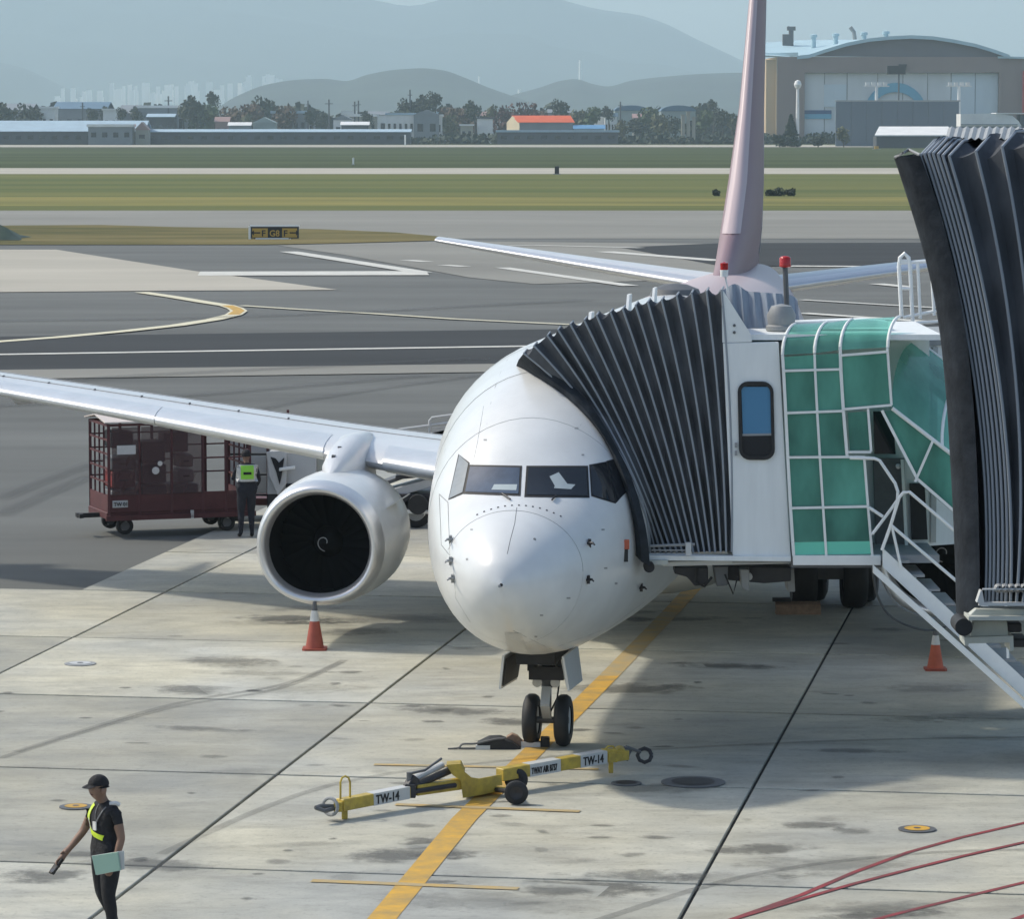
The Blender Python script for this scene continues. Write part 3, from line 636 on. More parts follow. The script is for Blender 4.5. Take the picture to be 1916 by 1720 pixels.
    for dl in (-0.43, 0.43):
        c = ac(side * 2.86 + dl - 0.2, 19.6, 0.565)
        wh = MB().lathe([(0.02, 0.25), (0.0, 0.42), (0.05, 0.53), (0.13, 0.565), (0.27, 0.565), (0.35, 0.53), (0.4, 0.42), (0.38, 0.25)], c, LX, 32).build('main_tyre', 'black', plane, smooth=True)
        MB().lathe([(0.06, 0.0), (0.05, 0.26), (0.35, 0.26), (0.34, 0)], c, LX, 20).build('rim', 'pale', wh)
# belly fairing
rws = []
for a_, s_ in ((12.2, 0.02), (13, 0.5), (14.5, 0.9), (17, 1.0), (20, 1.0), (22.5, 0.7), (24, 0.02)):
    rws.append([ac(cos(q) * (1.3 + 0.75 * s_), a_, 2.1 - 0.5 * s_ + sin(q) * (0.6 + 0.4 * s_)) for q in [pi + pi * k / 12 for k in range(13)]])
MB().grid(rws).build('belly_fairing', 'fus', plane, smooth=True)
# fin
FS = [(5.1, 26.6, 9.6, 0.05), (5.45, 28.0, 8.3, 0.075), (6.0, 29.4, 7.0, 0.10), (7.0, 31.0, 5.6, 0.115), (8.5, 32.6, 4.3, 0.10), (10.9, 34.5, 3.0, 0.095), (12.5, 35.9, 2.2, 0.09)]
def fsec(z, le, ch, th, x0=0, x1=1, off=0): return section(0, le, ch, z, th, 0, 1, x0, x1, off, vert=True)
R_ = [fsec(z, le, ch, th, 0, 1) for z, le, ch, th in FS]; q = MB().grid(R_, closed=True); q.add(R_[-1], [tuple(range(len(R_[-1])))]); q.build('fin', 'fin_mauve', plane, smooth=True, angle=50)
MB().grid([fsec(z, le, ch, th, 0, 0.035, 0.012) for z, le, ch, th in FS[2:]]).build('fin_lit_edge', 'fus_pink', plane, smooth=True)  # paler strip paints the sunlit leading edge against the mauve side
q = MB().grid([fsec(z, le, ch, th, 0.70, 0.735, 0.008) for z, le, ch, th in FS[2:]], closed=True).build('fin_stripe', 'fus', plane)
q = MB().grid([fsec(z, le, ch * 1.005, th, 0.76, 1.0, 0.012) for z, le, ch, th in FS[1:]], closed=True).build('rudder', 'grey', plane, smooth=True)
# nose gear
ng = lambda l, a, z: ac(l, 4.0 + a, z)
MB().box(ac(0, 3.5, 1.42), (0.50, 1.3, 0.36), rz=-TH).build('wheel_bay_shade', 'black', plane)  # solid black box stands for the shaded inside of the bay
for s in (-1, 1):
    dq_ = [ng(s * 0.37, -1.35, 1.38), ng(s * 0.36, 0.1, 1.32), ng(s * 0.42, 0.1, 0.86), ng(s * 0.43, -1.25, 0.93)]
    d = MB().prism(dq_, (ac(s * 0.03, 0, 0) - ac(0, 0, 0))).build('gear_door', 'fus', plane)
    MB().prism([p + (ac(-s * 0.012, 0, 0) - ac(0, 0, 0)) for p in [ng(s * 0.372, -1.28, 1.33), ng(s * 0.365, 0.05, 1.27), ng(s * 0.42, 0.05, 0.90), ng(s * 0.43, -1.2, 0.96)]], (ac(-s * 0.008, 0, 0) - ac(0, 0, 0))).build('door_lining', 'dkmetal' if s < 0 else 'pale', d)  # dark and pale linings carry shade and sun in their colours
# front lip of the bay, squared panel on the belly
a = patch([(944, 1183), (975, 1185), (990, 1222), (950, 1215)], 0.004)
if a: a.build('belly_panel', 'pale', plane)
MB().tube([ng(0, 0, 1.4), ng(0, 0, 0.78)], 0.085, 14).build('nose_strut', 'greyd', plane, smooth=True)
MB().tube([ng(0, 0, 0.80), ng(0, 0, 0.40)], 0.052, 12).build('strut_piston', 'metal', plane, smooth=True)
MB().box(ng(0, -0.08, 0.98), (0.46, 0.16, 0.17), rz=-TH).box(ng(-0.2, -0.05, 1.12), (0.1, 0.2, 0.22), rz=-TH).box(ng(0.2, -0.02, 1.14), (0.1, 0.2, 0.26), rz=-TH).build('steering_unit', 'dkmetal', plane)
MB().tube([ng(-0.19, 0, 1.18), ng(-0.09, -0.02, 0.84)], 0.03, 8).tube([ng(0.19, 0, 1.18), ng(0.09, -0.02, 0.84)], 0.03, 8).build('steering_actuator', 'greyd', plane)
MB().bar(ng(0, -0.12, 0.80), ng(0, -0.26, 0.58), 0.12, 0.035).bar(ng(0, -0.26, 0.58), ng(0, -0.05, 0.38), 0.12, 0.035).build('torque_link', 'pale', plane)
MB().tube([ng(0.06, -0.06, 1.15), ng(0.17, -0.1, 0.9), ng(0.14, -0.1, 0.65), ng(0.04, -0.08, 0.45)], 0.012, 6).build('hydraulic_hose', 'black', plane)
MB().tube([ng(-0.3, 0.6, 1.35), ng(0, 0.05, 0.86)], 0.045, 8).tube([ng(0.3, 0.6, 1.35), ng(0, 0.05, 0.86)], 0.045, 8).build('drag_brace', 'greyd', plane)
for s in (-1, 1):
    l = MB().lathe([(0, 0.045), (0.05, 0.065), (0.06, 0.0)], ng(s * 0.12, -0.1, 0.86), ac(0, -1, 0) - ac(0, 0, 0), 14).build('taxi_light', 'refl', plane)
MB().tube([ng(-0.28, 0, 0.343), ng(0.28, 0, 0.343)], 0.045, 12).build('axle', 'greyd', plane)
for s in (-1, 1):
    c = ng(s * 0.21 - 0.1, 0, 0.343)
    wh = MB().lathe([(0.015, 0.19), (0.0, 0.26), (0.02, 0.315), (0.06, 0.340), (0.1, 0.343), (0.14, 0.340), (0.18, 0.315), (0.2, 0.26), (0.185, 0.19)], c, LX, 40).build('nose_tyre', 'black', plane, smooth=True)
    MB().lathe([(0.05, 0.0), (0.03, 0.19), (0.17, 0.19), (0.15, 0.0)], c, LX, 24).build('rim', 'pale', wh, smooth=True, angle=30)
# ------------------------------------------------------------------ the jet bridge at the aircraft door
YF = 47.5
br = thing('jet_bridge', (3.3, 48.5, 0), 'jet bridge docked at the airliner, with pale cab wall and green glazed stair landing', 'jet bridge')
def PV(u, v, Y=YF): return P(u, v, Y)
def lerp2(a, b, t): return (a[0] + (b[0] - a[0]) * t, a[1] + (b[1] - a[1]) * t)
def quadp(mb, q, Y, dy): return mb.prism([P(u, v, Y) for u, v in q], (0, dy, 0))
DY = Vector((0, 1, 0))
# cab body
wall = MB(); quadp(wall, [(1353, 642), (1457, 640), (1480, 1046), (1371, 1040)], YF, 0.12).build('cab_wall', 'cabwall', br, bevel=0.006)
quadp(MB(), [(1350, 545), (1354, 545), (1405, 626), (1407, 640), (1352, 641)], YF + 0.004, 0.06).build('gusset_plate', 'cabwall', br)
for v in (609, 622): MB().lathe([(0, .02), (.012, .018), (.013, 0)], P(1374, v, YF), (0, -1, 0), 8).build('bolt', 'greyd', br)
rr = []
x0, y0, x1, y1 = 1381, 715, 1449, 860
def rrect(x0, y0, x1, y1, r, lean=0.046, n=5):
    out = []
    for cx, cy, a0 in ((x1 - r, y0 + r, -90), (x1 - r, y1 - r, 0), (x0 + r, y1 - r, 90), (x0 + r, y0 + r, 180)):
        for k in range(n + 1):
            a = radians(a0 + 90 * k / n); px, py = cx + r * cos(a), cy + r * sin(a); out.append((px + (py - 715) * lean * 0.5, py))
    return out
o_ = rrect(1380, 714, 1447, 861, 20); i_ = rrect(1386, 721, 1441, 854, 14)
fr = MB(); n = len(o_); A_ = [P(u, v, YF - 0.03) for u, v in o_]; B_ = [P(u, v, YF - 0.03) for u, v in i_]; C_ = [p + DY * 0.05 for p in A_]; D_ = [p + DY * 0.05 for p in B_]
fr.add(A_ + B_ + C_ + D_, [(i, (i + 1) % n, n + (i + 1) % n, n + i) for i in range(n)] + [(i, (i + 1) % n, 2 * n + (i + 1) % n, 2 * n + i) for i in range(n)] + [(n + i, n + (i + 1) % n, 3 * n + (i + 1) % n, 3 * n + i) for i in range(n)])
win = fr.build('window', 'black', br)
MB().prism(B_, (0, 0.0, 0)).v
mb = MB(); mb.add([p + DY * 0.026 for p in B_], [tuple(range(n))]); mb.build('pane', 'blackgloss', win)
quadp(MB(), [(1387, 724), (1443, 724), (1446, 812), (1390, 814)], YF - 0.012, 0.006).build('blind', 'blueblind', win)
quadp(MB(), [(1389, 812), (1447, 811), (1447, 815), (1389, 816)], YF - 0.018, 0.012).build('blind_rail', 'grey', win)
for (u, v) in ((1377, 833), (1377, 848)): MB().box(P(u, v, YF - 0.02), (0.03, 0.04, 0.06)).build('hinge', 'grey', br)
# cab side, roof, rear
z0 = P(1371, 1040, YF).z; zr = P(1400, 636, YF).z; XL = P(1371, 1040, YF).x; XR = P(1700, 1040, YF).x + 0.4
cab = MB(); cab.box(((P(1480, 1040, YF).x + XR) / 2, 49.0, (z0 + zr) / 2), (XR - P(1480, 1040, YF).x, 0.1, zr - z0)); cab.build('landing_wall', 'cabwall', br)
MB().box(((XL + XR) / 2, 49.15, zr + 0.03), (XR - XL, 3.2, 0.07)).build('roof', 'cabwall', br)
MB().box(((XL + XR) / 2, YF + 1.7, z0 - 0.05), (XR - XL, 3.3, 0.1)).build('floor', 'grey', br)
MB().box(((XL + XR) / 2, 50.8, (z0 + zr) / 2), (XR - XL, 0.1, zr - z0)).build('rear_wall', 'cabwall', br)
quadp(MB(), [(1460, 604), (1620, 598), (1662, 602), (1662, 612), (1560, 614), (1462, 624)], YF + 0.9, 0.5).build('roof_edge', 'cabwall', br)
# grey-blue rear canvas rising above the roof
rws = []
for i in range(25):
    u = 1352 + (1492 - 1352) * i / 24; vt = interp([(1352, 543), (1375, 531), (1400, 545), (1440, 548), (1480, 552), (1492, 560)], u)[0]
    rws.append([P(u, vt, 49.2 + 0.025 * sin(i * 1.7)), P(u + 4, (vt + 632) / 2, 49.05 + 0.035 * sin(i * 1.7 + 0.6)), P(u + 8, 640, 48.9 + 0.02 * sin(i * 2.1))])
MB().grid(rws).build('rear_canvas', 'canvas_blue', br, smooth=True)
dome = P(1462, 600, 48.3)
MB().lathe([(0, 0.16), (0.03, 0.2), (0.08, 0.2), (0.1, 0.17), (0.22, 0.19), (0.34, 0.13), (0.37, 0.0)], dome - Vector((0, 0, 0.15)), (0, 0, 1), 24).build('beacon_housing', 'grey', br, smooth=True)
t0, t1 = P(1473, 590, 48.6), P(1469, 500, 48.6)
MB().tube([t0, t1], 0.035, 10).build('beacon_pole', 'greyd', br)
MB().lathe([(0, 0.06), (0.01, 0.075), (0.12, 0.075), (0.14, 0.055), (0.15, 0)], t1, (0, 0, 1), 20).build('beacon_lamp', 'redlens', br, smooth=True, angle=50)
t2 = P(1355, 505, 48.9)
MB().lathe([(-0.09, 0.05), (0, 0.055), (0.001, 0.05)], t2, (0, 0, 1), 16).tube([t2, P(1362, 545, 48.9)], 0.012, 6).build('beacon_base', 'white', br)
MB().lathe([(0, 0.05), (0.09, 0.052), (0.105, 0.0)], t2, (0, 0, 1), 16).build('beacon_lamp', 'redlens', br, smooth=True, angle=50)
# bellows
def bellows(par, T, B, bulge, Yf, Ys, depth, chx=0.06, chz=0.12, chy=0.3, ribr=0.014, use_fus=True, rows=14, sag=0.10, fx=0.0, bz=0.0):
    N = len(T); CUR = []
    for i in range(N):
        pts = []
        for k in range(rows + 1):
            t = k / rows; u, v = lerp2(T[i], B[i], t); u += bulge(i) * 4 * t * (1 - t); Y = Yf(i, t)
            if use_fus:
                h = hit(u, v, 0.0)
                if h and h.y - 0.05 < Y: Y = h.y - 0.05
            pts.append(P(u, v, Y))
        CUR.append(pts)
    for i in range(N):
        c = CUR[i]; top = c[0]; a = top + Vector((chx, chy, chz)); b = a + Vector((fx, depth - 2 * chy, -bz)); d = Vector((top.x + fx, top.y + depth, top.z - bz))
        path = c[::-1] + [a, b, d, Vector((c[-1].x + fx, c[-1].y + depth, c[-1].z))]
        MB().tube(path, ribr, 6).build('bellows_rib', 'rib', par)
    for i in range(N - 1):
        r0, r1 = CUR[i], CUR[i + 1]; rowsg = []
        full0 = r0[::-1]; full1 = r1[::-1]
        def ext(c):
            top = c[0]; a = top + Vector((chx, chy, chz)); b = a + Vector((fx, depth - 2 * chy, -bz)); d = Vector((top.x + fx, top.y + depth, top.z - bz)); return c[::-1] + [a] + [a + (b - a) * q for q in (0.33, 0.66)] + [b, d, Vector((c[-1].x + fx, c[-1].y + depth, c[-1].z))]
        e0, e1 = ext(r0), ext(r1); L = len(e0); cols = []
        w = min(0.16, (e0[rows // 2] - e1[rows // 2]).length * 0.8) if N else 0
        for s in (0, 0.22, 0.5, 0.78, 1.0):
            dip = w * sin(pi * s)
            col = []
            for k in range(L):
                p = e0[k].lerp(e1[k], s)
                if k <= rows: p = p + Vector((0, dip * (0.85 + 0.3 * sin(k * 1.3 + i * 2.1)), 0)); 
                if k <= rows and k > rows - 3: p = p + Vector((0, 0, -0.05 * sin(pi * s) * (1 + 0.5 * sin(i * 3.1 + k))))
                elif k > rows and k < L - 2: p = p + Vector((0, 0, -dip * 0.8 + 0.02 * sin(i * 1.9 + k)))
                elif k >= L - 2: p = p - Vector((0, dip, 0))
                if use_fus and k <= rows:
                    dd_ = p - CP; rc_ = FB.ray_cast(CP, dd_.normalized())
                    if rc_[0] is not None and rc_[3] < dd_.length + 0.04: p = CP + dd_.normalized() * (rc_[3] - 0.04)
                col.append(p)
            cols.append(col)
        MB().grid(cols).build('bellows_fold', 'bellows', par, smooth=True)
    return CUR
T = [(980, 661), (999, 647), (1024, 628), (1044, 617), (1067, 607), (1093, 599), (1116, 590), (1142, 584), (1165, 578), (1189, 571), (1212, 565), (1238, 561), (1266, 553), (1294, 548), (1322, 545), (1350, 543)]
B = [(1216 + 10.2 * i, 1036 - 0.2 * i) for i in range(16)]
CU = bellows(br, T, B, lambda i: 54 * math.exp(-i / 1.9) + 7, lambda i, t: 48.1 - 0.6 * (i / 15) ** 0.6, 0, 3.0, chx=0.04, chz=0.03, chy=0.25, bz=0.30)
# padded bumper against the fuselage
pad0 = [(966, 684), (1005, 706), (1052, 737), (1090, 772), (1124, 814), (1152, 868), (1174, 930), (1186, 985), (1190, 1040)]
pad1 = [(980, 661), (1022, 688), (1080, 730), (1118, 777), (1150, 830), (1180, 890), (1202, 960), (1212, 1010), (1216, 1060)]
R0, R1 = [], []
for a, b in zip(pad0, pad1):
    ha = hit(*a, 0.0); ha = ha if ha else P(*a, 48.4); hb = hit(*b, 0); 
    R0.append(ha + Vector((0, -0.04, 0))); yb = min(ha.y - 0.06, (hb.y - 0.04) if hb else 99, 48.1); R1.append(P(*b, yb))
R0, R1 = spl(R0), spl(R1); MID = [a.lerp(b, 0.5) + Vector((-0.02, -0.09, 0.0)) for a, b in zip(R0, R1)]; BK = [b + DY * 0.3 for b in R1]; BK0 = [a + DY * 0.35 for a in R0]
MB().grid([BK0, R0, MID, R1, BK]).build('bumper_pad', 'pad', br, smooth=True)
# under-cab beams and gear
def beam(a, b, th, Y, dy, nm, m, par=br):
    (ua, va), (ub, vb) = a, b; return quadp(MB(), [(ua, va), (ub, vb), (ub, vb + th), (ua, va + th)], Y, dy).build(nm, m, par, bevel=0.004)
beam((1210, 1040), (1480, 1042), 9, YF - 0.05, 0.25, 'floor_beam', 'cabwall')
beam((1240, 1052), (1480, 1047), 8, YF + 0.1, 0.2, 'floor_beam', 'pale')
beam((1208, 1048), (1250, 1049), 9, YF - 0.1, 0.2, 'floor_beam', 'cream')
beam((1484, 1040), (1648, 1040), 18, YF - 0.1, 0.15, 'landing_beam', 'white')
MB().box((P(1565, 1050, YF).x, 48.2, P(1565, 1056, YF).z), (1.15, 1.5, 0.08)).build('landing_floor', 'greyd', br)
MB().lathe([(-0.1, 0), (-0.1, 0.07), (0.1, 0.07), (0.1, 0)], P(1214, 1060, YF - 0.1), (0, 1, 0), 20).build('roller', 'black', br)
MB().tube([P(1217, 1022, YF - 0.12), P(1300, 1019, YF - 0.12)], 0.018, 8).tube([P(1219, 1030, YF - 0.14), P(1290, 1030, YF - 0.14)], 0.01, 6).build('slide_rod', 'grey', br)
quadp(MB(), [(1283, 1016), (1293, 1016), (1294, 1040), (1283, 1040)], YF - 0.18, 0.08).build('slide_bracket', 'pale', br)
for (q, nm, m, Y) in (([(1262, 1062), (1325, 1062), (1325, 1094), (1300, 1097), (1285, 1080), (1262, 1074)], 'drive_unit', 'dkmetal', 48.0),
                      ([(1335, 1060), (1362, 1060), (1362, 1096), (1341, 1098)], 'hanger_bracket', 'greyd', 47.9), ([(1384, 1066), (1402, 1066), (1402, 1108), (1388, 1100)], 'hanger_bracket', 'grey', 48.1),
                      ([(1362, 1060), (1480, 1062), (1480, 1088), (1430, 1092), (1362, 1086)], 'control_box', 'dkmetal', 48.4), ([(1470, 1064), (1486, 1064), (1488, 1108), (1474, 1108)], 'post', 'grey', 48.6)):
    quadp(MB(), q, Y, 0.45).build(nm, m, br, bevel=0.01)
MB().tube([P(1305, 1062, 47.9), P(1302, 1090, 47.9), P(1318, 1098, 47.9), P(1332, 1080, 47.9)], 0.018, 6).build('cable', 'black', br); MB().tube([P(1356, 1075, 47.9), P(1372, 1112, 47.9), P(1380, 1080, 47.9)], 0.014, 6).build('cable', 'black', br)
MB().lathe([(0, 0.05), (0.1, 0.05), (0.11, 0)], P(1400, 1078, 48.3), (0, -1, 0), 12).build('work_light', 'pale', br)
# guide plate leaning on ground near the lead-in line
# glazed landing enclosure
YE = YF - 0.06
def mull(pts, w=0.036, Y=YE, nm='mullion', m='white', ys=None):
    mb = MB()
    for i in range(len(pts) - 1):
        ya = ys[i] if ys else Y; yb = ys[i + 1] if ys else Y
        mb.bar(P(*pts[i], ya), P(*pts[i + 1], yb), w, w, up=(0, 1, 0))
    return mb.build(nm, m, br)
Vt = lambda u, v, n: (u, v)
cols = {'a': [(1464, 664), (1466, 693), (1470, 772), (1474, 856), (1479, 950), (1485, 1040)],
        'b': [(1524, 662), (1525, 692), (1529, 772), (1534, 855), (1540, 950), (1546, 1040)],
        'c': [(1572, 648), (1573, 692), (1578, 770), (1585, 855)], 'd': [(1617, 857), (1624, 948), (1632, 1040)],
        'e': [(1660, 648), (1663, 690), (1668, 758)], 'f': [(1624, 765), (1630, 845)]}
for k in cols: mull(cols[k], 0.038 if k in 'ac' else 0.030)
for a, b in (((1466, 694), (1573, 691)), ((1470, 773), (1580, 769)), ((1475, 856), (1618, 855)), ((1480, 951), (1624, 948)), ((1574, 665), (1661, 658)), ((1578, 766), (1668, 758)), ((1585, 846), (1630, 846))):
    mull([a, b], 0.029, YE - 0.012, 'rail')
panes = [((1467, 697), (1525, 694), (1529, 769), (1470, 770)), ((1526, 694), (1573, 693), (1578, 767), (1530, 769)), ((1471, 776), (1529, 774), (1534, 852), (1474, 853)), ((1530, 774), (1578, 772), (1585, 852), (1535, 853)),
         ((1476, 859), (1534, 858), (1540, 947), (1480, 948)), ((1536, 858), (1617, 858), (1624, 945), (1541, 947)), ((1481, 954), (1540, 953), (1545, 1014), (1484, 1014)), ((1542, 953), (1624, 951), (1630, 1014), (1546, 1014)),
         ((1576, 668), (1660, 661), (1667, 755), (1580, 763)), ((1586, 772), (1624, 770), (1629, 842), (1590, 843)), ((1466, 668), (1524, 664), (1525, 690), (1467, 691)), ((1526, 664), (1572, 661), (1573, 689), (1527, 690))]
for q in panes: quadp(MB(), q, YE + 0.012, 0.012).build('glass_panel', 'green', br)
for q in (((1485, 1015), (1545, 1014), (1546, 1038), (1486, 1039)), ((1547, 1014), (1630, 1013), (1632, 1037), (1548, 1038))): quadp(MB(), q, YE + 0.01, 0.02).build('sill_panel', 'green2', br)
# curved eave: quarter arcs back to the roof
def arc(u, v, r=0.55, h=0.36, n=7):
    p = P(u, v, YE); return [p + Vector((0.20 * (1 - cos(pi / 2 * k / n)), r * (1 - cos(pi / 2 * k / n)), h * sin(pi / 2 * k / n))) for k in range(n + 1)]
arcs = [arc(1464, 664), arc(1524, 661), arc(1572, 655), arc(1661, 650)]
for a in arcs: MB().tube(a, 0.021, 8).build('curved_mullion', 'white', br)
for i in range(3):
    MB().grid([[p + Vector((0.02, 0, 0)) for p in arcs[i]], [p - Vector((0.02, 0, 0)) for p in arcs[i + 1]]]).build('curved_glass', 'green', br, smooth=True)
# side face of the enclosure and door beyond
quadp(MB(), [(1634, 858), (1692, 858), (1698, 1050), (1640, 1050)], 48.8, 0.08).build('service_door', 'greyd', br)
MB().lathe([(0, 0.03), (0.06, 0.035), (0.07, 0)], P(1680, 872, 48.8), (0, -1, 0), 12).build('door_knob', 'metal', br)
quadp(MB(), [(1634, 770), (1670, 770), (1676, 850), (1636, 850)], 48.7, 0.05).build('door_glass', 'blackgloss', br)
mull([(1688, 860), (1697, 1042)], 0.04, 48.7, 'door_post')
quadp(MB(), [(1702, 905), (1730, 905), (1736, 1010), (1706, 1010)], 48.9, 0.06).build('dark_opening', 'black', br)
# handrails
def rail(pts, r=0.021, Y=47.3, nm='handrail', m='white', n=3):
    L = [P(u, v, (Y if not isinstance(Y, (list, tuple)) else Y[i])) for i, (u, v) in enumerate(pts)]
    return MB().tube(L, r, 8).build(nm, m, br)
rail([(1590, 857), (1636, 858), (1646, 862), (1675, 905), (1680, 920), (1679, 936), (1668, 952), (1632, 1000)])
rail([(1626, 950), (1652, 967)]); rail([(1650, 1030), (1666, 985), (1682, 932), (1690, 922), (1702, 921), (1780, 988), (1900, 1092)], Y=47.1)
rail([(1668, 984), (1790, 1088), (1900, 1182)], Y=47.1); rail([(1669, 986), (1686, 1062)], Y=47.1, r=0.018)
for k in range(5):
    u = 1790 + k * 45; v = 1150 + k * 41; rail([(u, v - 150), (u + 6, v)], Y=47.1, r=0.018)
rail([(1712, 893), (1790, 962), (1900, 1060)], Y=48.5)
# stairs
sx, sy, ex, ey = 1652, 1026, 2034, 1384
def par4(a, b, w): return [a, b, (b[0], b[1] + w), (a[0], a[1] + w)]
quadp(MB(), par4((1652, 1026), (2034, 1380), 36), 47.12, 0.06).build('stair_stringer', 'white', br, bevel=0.004)
quadp(MB(), par4((1634, 1058), (2034, 1418), 15), 46.95, 0.10).build('stair_stringer', 'white', br, bevel=0.004)
quadp(MB(), par4((1670, 1040), (2030, 1376), 30), 48.3, 0.06).build('stair_stringer', 'white', br, bevel=0.004)
for k in range(13):
    u = 1668 + 28.5 * k; v = 1052 + 26.4 * k; p = P(u, v, 47.2)
    MB().box(p + Vector((0.1, 0.55, 0)), (0.26, 1.1, 0.03)).build('step', 'grey', br)
    MB().box(p + Vector((0.0, 0.55, -0.09)), (0.02, 1.1, 0.15)).build('riser', 'dkmetal', br)
# green stair canopy
C1 = [(1716, 636, 49.2), (1696, 648, 48.7), (1682, 672, 48.2), (1673, 705, 47.8), (1669, 740, 47.6), (1669, 764, 47.5)]
C1 = [P(*c) for c in C1]; SV = P(1669 + 150, 764 + 116, 47.5) - P(1669, 764, 47.5)
def loft(c, k0, k1, nm): return MB().grid([[p + SV * k0 for p in c], [p + SV * k1 for p in c]]).build(nm, 'green', br, smooth=True)
S1 = spl(C1, 3)
loft(S1, 0.0, 0.62, 'curved_canopy_glass'); loft(S1, 0.63, 1.3, 'curved_canopy_glass'); loft(S1, 1.31, 2.2, 'curved_canopy_glass')
for k in (0.625, 1.305, 2.2): MB().tube([p + SV * k for p in S1], 0.022, 8).build('canopy_hoop', 'white', br)
MB().tube([S1[-1], S1[-1] + SV * 2.2], 0.026, 8).build('canopy_rail', 'white', br); MB().tube([S1[0], S1[0] + SV * 2.2], 0.02, 8).build('canopy_rail', 'white', br)
quadp(MB(), [(1655, 770), (1669, 768), (1819, 884), (1819, 985), (1716, 896)], 47.52, 0.012).build('glass_panel', 'green', br)
mull([(1650, 768), (1716, 896), (1819, 986), (1900, 1056)], 0.036, 47.48); mull([(1745, 826), (1712, 902)], 0.03, 47.47)
quadp(MB(), [(1668, 640), (1715, 632), (1775, 690), (1775, 760), (1740, 730), (1700, 690)], 49.3, 0.02).build('glass_panel', 'green', br)
# tunnel, its roof and access ladder
ta, tb = Vector((4.3, 50.9, 0)), Vector((15.5, 57.5, 0)); td = (tb - ta).normalized()
ang = math.atan2(td.y, td.x); tc = (ta + tb) / 2
MB().box((tc.x, tc.y, 3.85), ((tb - ta).length, 2.6, 2.7), rz=ang).build('tunnel', 'cabwall', br)
MB().box((tc.x, tc.y, 5.24), ((tb - ta).length, 2.7, 0.07), rz=ang).build('tunnel_roof', 'grey', br)
nn = Vector((td.y, -td.x, 0))
for k in range(9):
    p = ta + td * (0.8 + k * 1.4); MB().bar(p + nn * 1.33 + Vector((0, 0, 2.55)), p + nn * 1.33 + Vector((0, 0, 5.18)), 0.07).build('tunnel_rib', 'pale', br)
YL = 51.6
def lad(pts, r=0.022): MB().tube([P(u, v, YL) for u, v in pts], r, 8).build('ladder_rail', 'white', br)
lad([(1687, 592), (1682, 500), (1684, 482), (1692, 474), (1700, 482), (1703, 500), (1708, 610)], 0.028)
for v in (488, 540): lad([(1682 + (v - 480) * .06, v), (1702 + (v - 480) * .06, v)])
lad([(1690, 594), (1760, 580)]); lad([(1684, 492), (1752, 488)]); lad([(1717, 490), (1722, 596)]); lad([(1742, 490), (1748, 590)]); lad([(1704, 605), (1780, 600)]); 
# wheel bogie
bg_ = Vector((5.35, 63.0, 0))
for x in (4.93, 5.78):
    c = Vector((x - 0.21, 63.0, 0.5))
    w = MB().lathe([(0.03, 0.28), (0.0, 0.42), (0.04, 0.48), (0.1, 0.50), (0.32, 0.50), (0.38, 0.48), (0.42, 0.42), (0.39, 0.28)], c, (1, 0, 0), 36).build('bogie_wheel', 'black', br, smooth=True)
    MB().lathe([(0.06, 0), (0.05, 0.28), (0.37, 0.28), (0.36, 0)], c, (1, 0, 0), 20).build('rim', 'greyd', w)
MB().box((5.35, 63, 0.62), (0.5, 0.3, 0.25)).box((5.35, 63, 1.0), (1.6, 0.9, 0.2)).box((4.55, 63, 1.6), (0.25, 0.4, 1.4)).box((6.2, 63, 1.6), (0.25, 0.4, 1.4)).build('bogie_frame', 'greyd', br, bevel=0.01)
MB().box((5.35, 63, 2.35), (2.4, 1.2, 0.3)).build('bogie_crossbeam', 'grey', br)
loopc = [P(1632, 1062, 49), P(1640, 1110, 49), P(1662, 1150, 49), P(1700, 1172, 49), P(1745, 1180, 49), P(1790, 1165, 49)]  # thin grey tubes stand in for curved streaks reflected in glass
MB().tube(spl(loopc), 0.016, 6).build('reflection_loop', 'greyd', br)
MB().tube(spl([p + Vector((0.12, 0.3, 0.12)) for p in loopc]), 0.014, 6).build('reflection_loop', 'grey', br)
ch = thing('wheel_chock', (4.75, 62.2, 0), 'orange-brown wooden chock lying against the jet bridge wheels', 'chock')
MB().prism([(4.4, 62.3, 0), (4.4, 62.05, 0), (4.4, 62.1, 0.16), (4.4, 62.28, 0.2)], (0.75, 0, 0)).build('wedge', 'chockw', ch); MB().box((4.5, 62.2, 0.24), (0.3, 0.12, 0.06)).build('handle', 'black', ch)
# ------------------------------------------------------------------ the second bridge, close by on the right
b2 = thing('jet_bridge', P(1950, 1150, 27), 'second jet bridge cut off by the right edge, its dark bellows folded up', 'jet bridge')
T2 = [(1722, 291), (1730, 288), (1738, 287), (1746, 287), (1755, 289), (1764, 291), (1776, 292), (1826, 283), (1875, 275), (1925, 270), (1975, 266), (2025, 262), (2080, 260)]
B2 = [(1844, 1126), (1851, 1126), (1858, 1127), (1866, 1127), (1874, 1128), (1882, 1128), (1891, 1128), (1902, 1129), (1914, 1130), (1930, 1130), (1950, 1130), (1972, 1130), (2000, 1130)]
CU2 = bellows(b2, T2, B2, lambda i: 36 + 4 * (i < 6), lambda i, t: 26.3 - 0.02 * i, 0, 3.4, chx=0.14, chz=0.105, chy=0.35, ribr=0.011, use_fus=False, rows=18, fx=0.50)
f0 = [(1675, 294), (1692, 345), (1711, 405), (1730, 470), (1748, 545), (1762, 630), (1773, 740), (1780, 850), (1786, 960), (1790, 1060), (1792, 1150)]
f1 = [(1722, 291), (1742, 345), (1762, 405), (1778, 470), (1794, 545), (1808, 630), (1820, 740), (1827, 850), (1831, 960), (1833, 1060), (1833, 1148)]
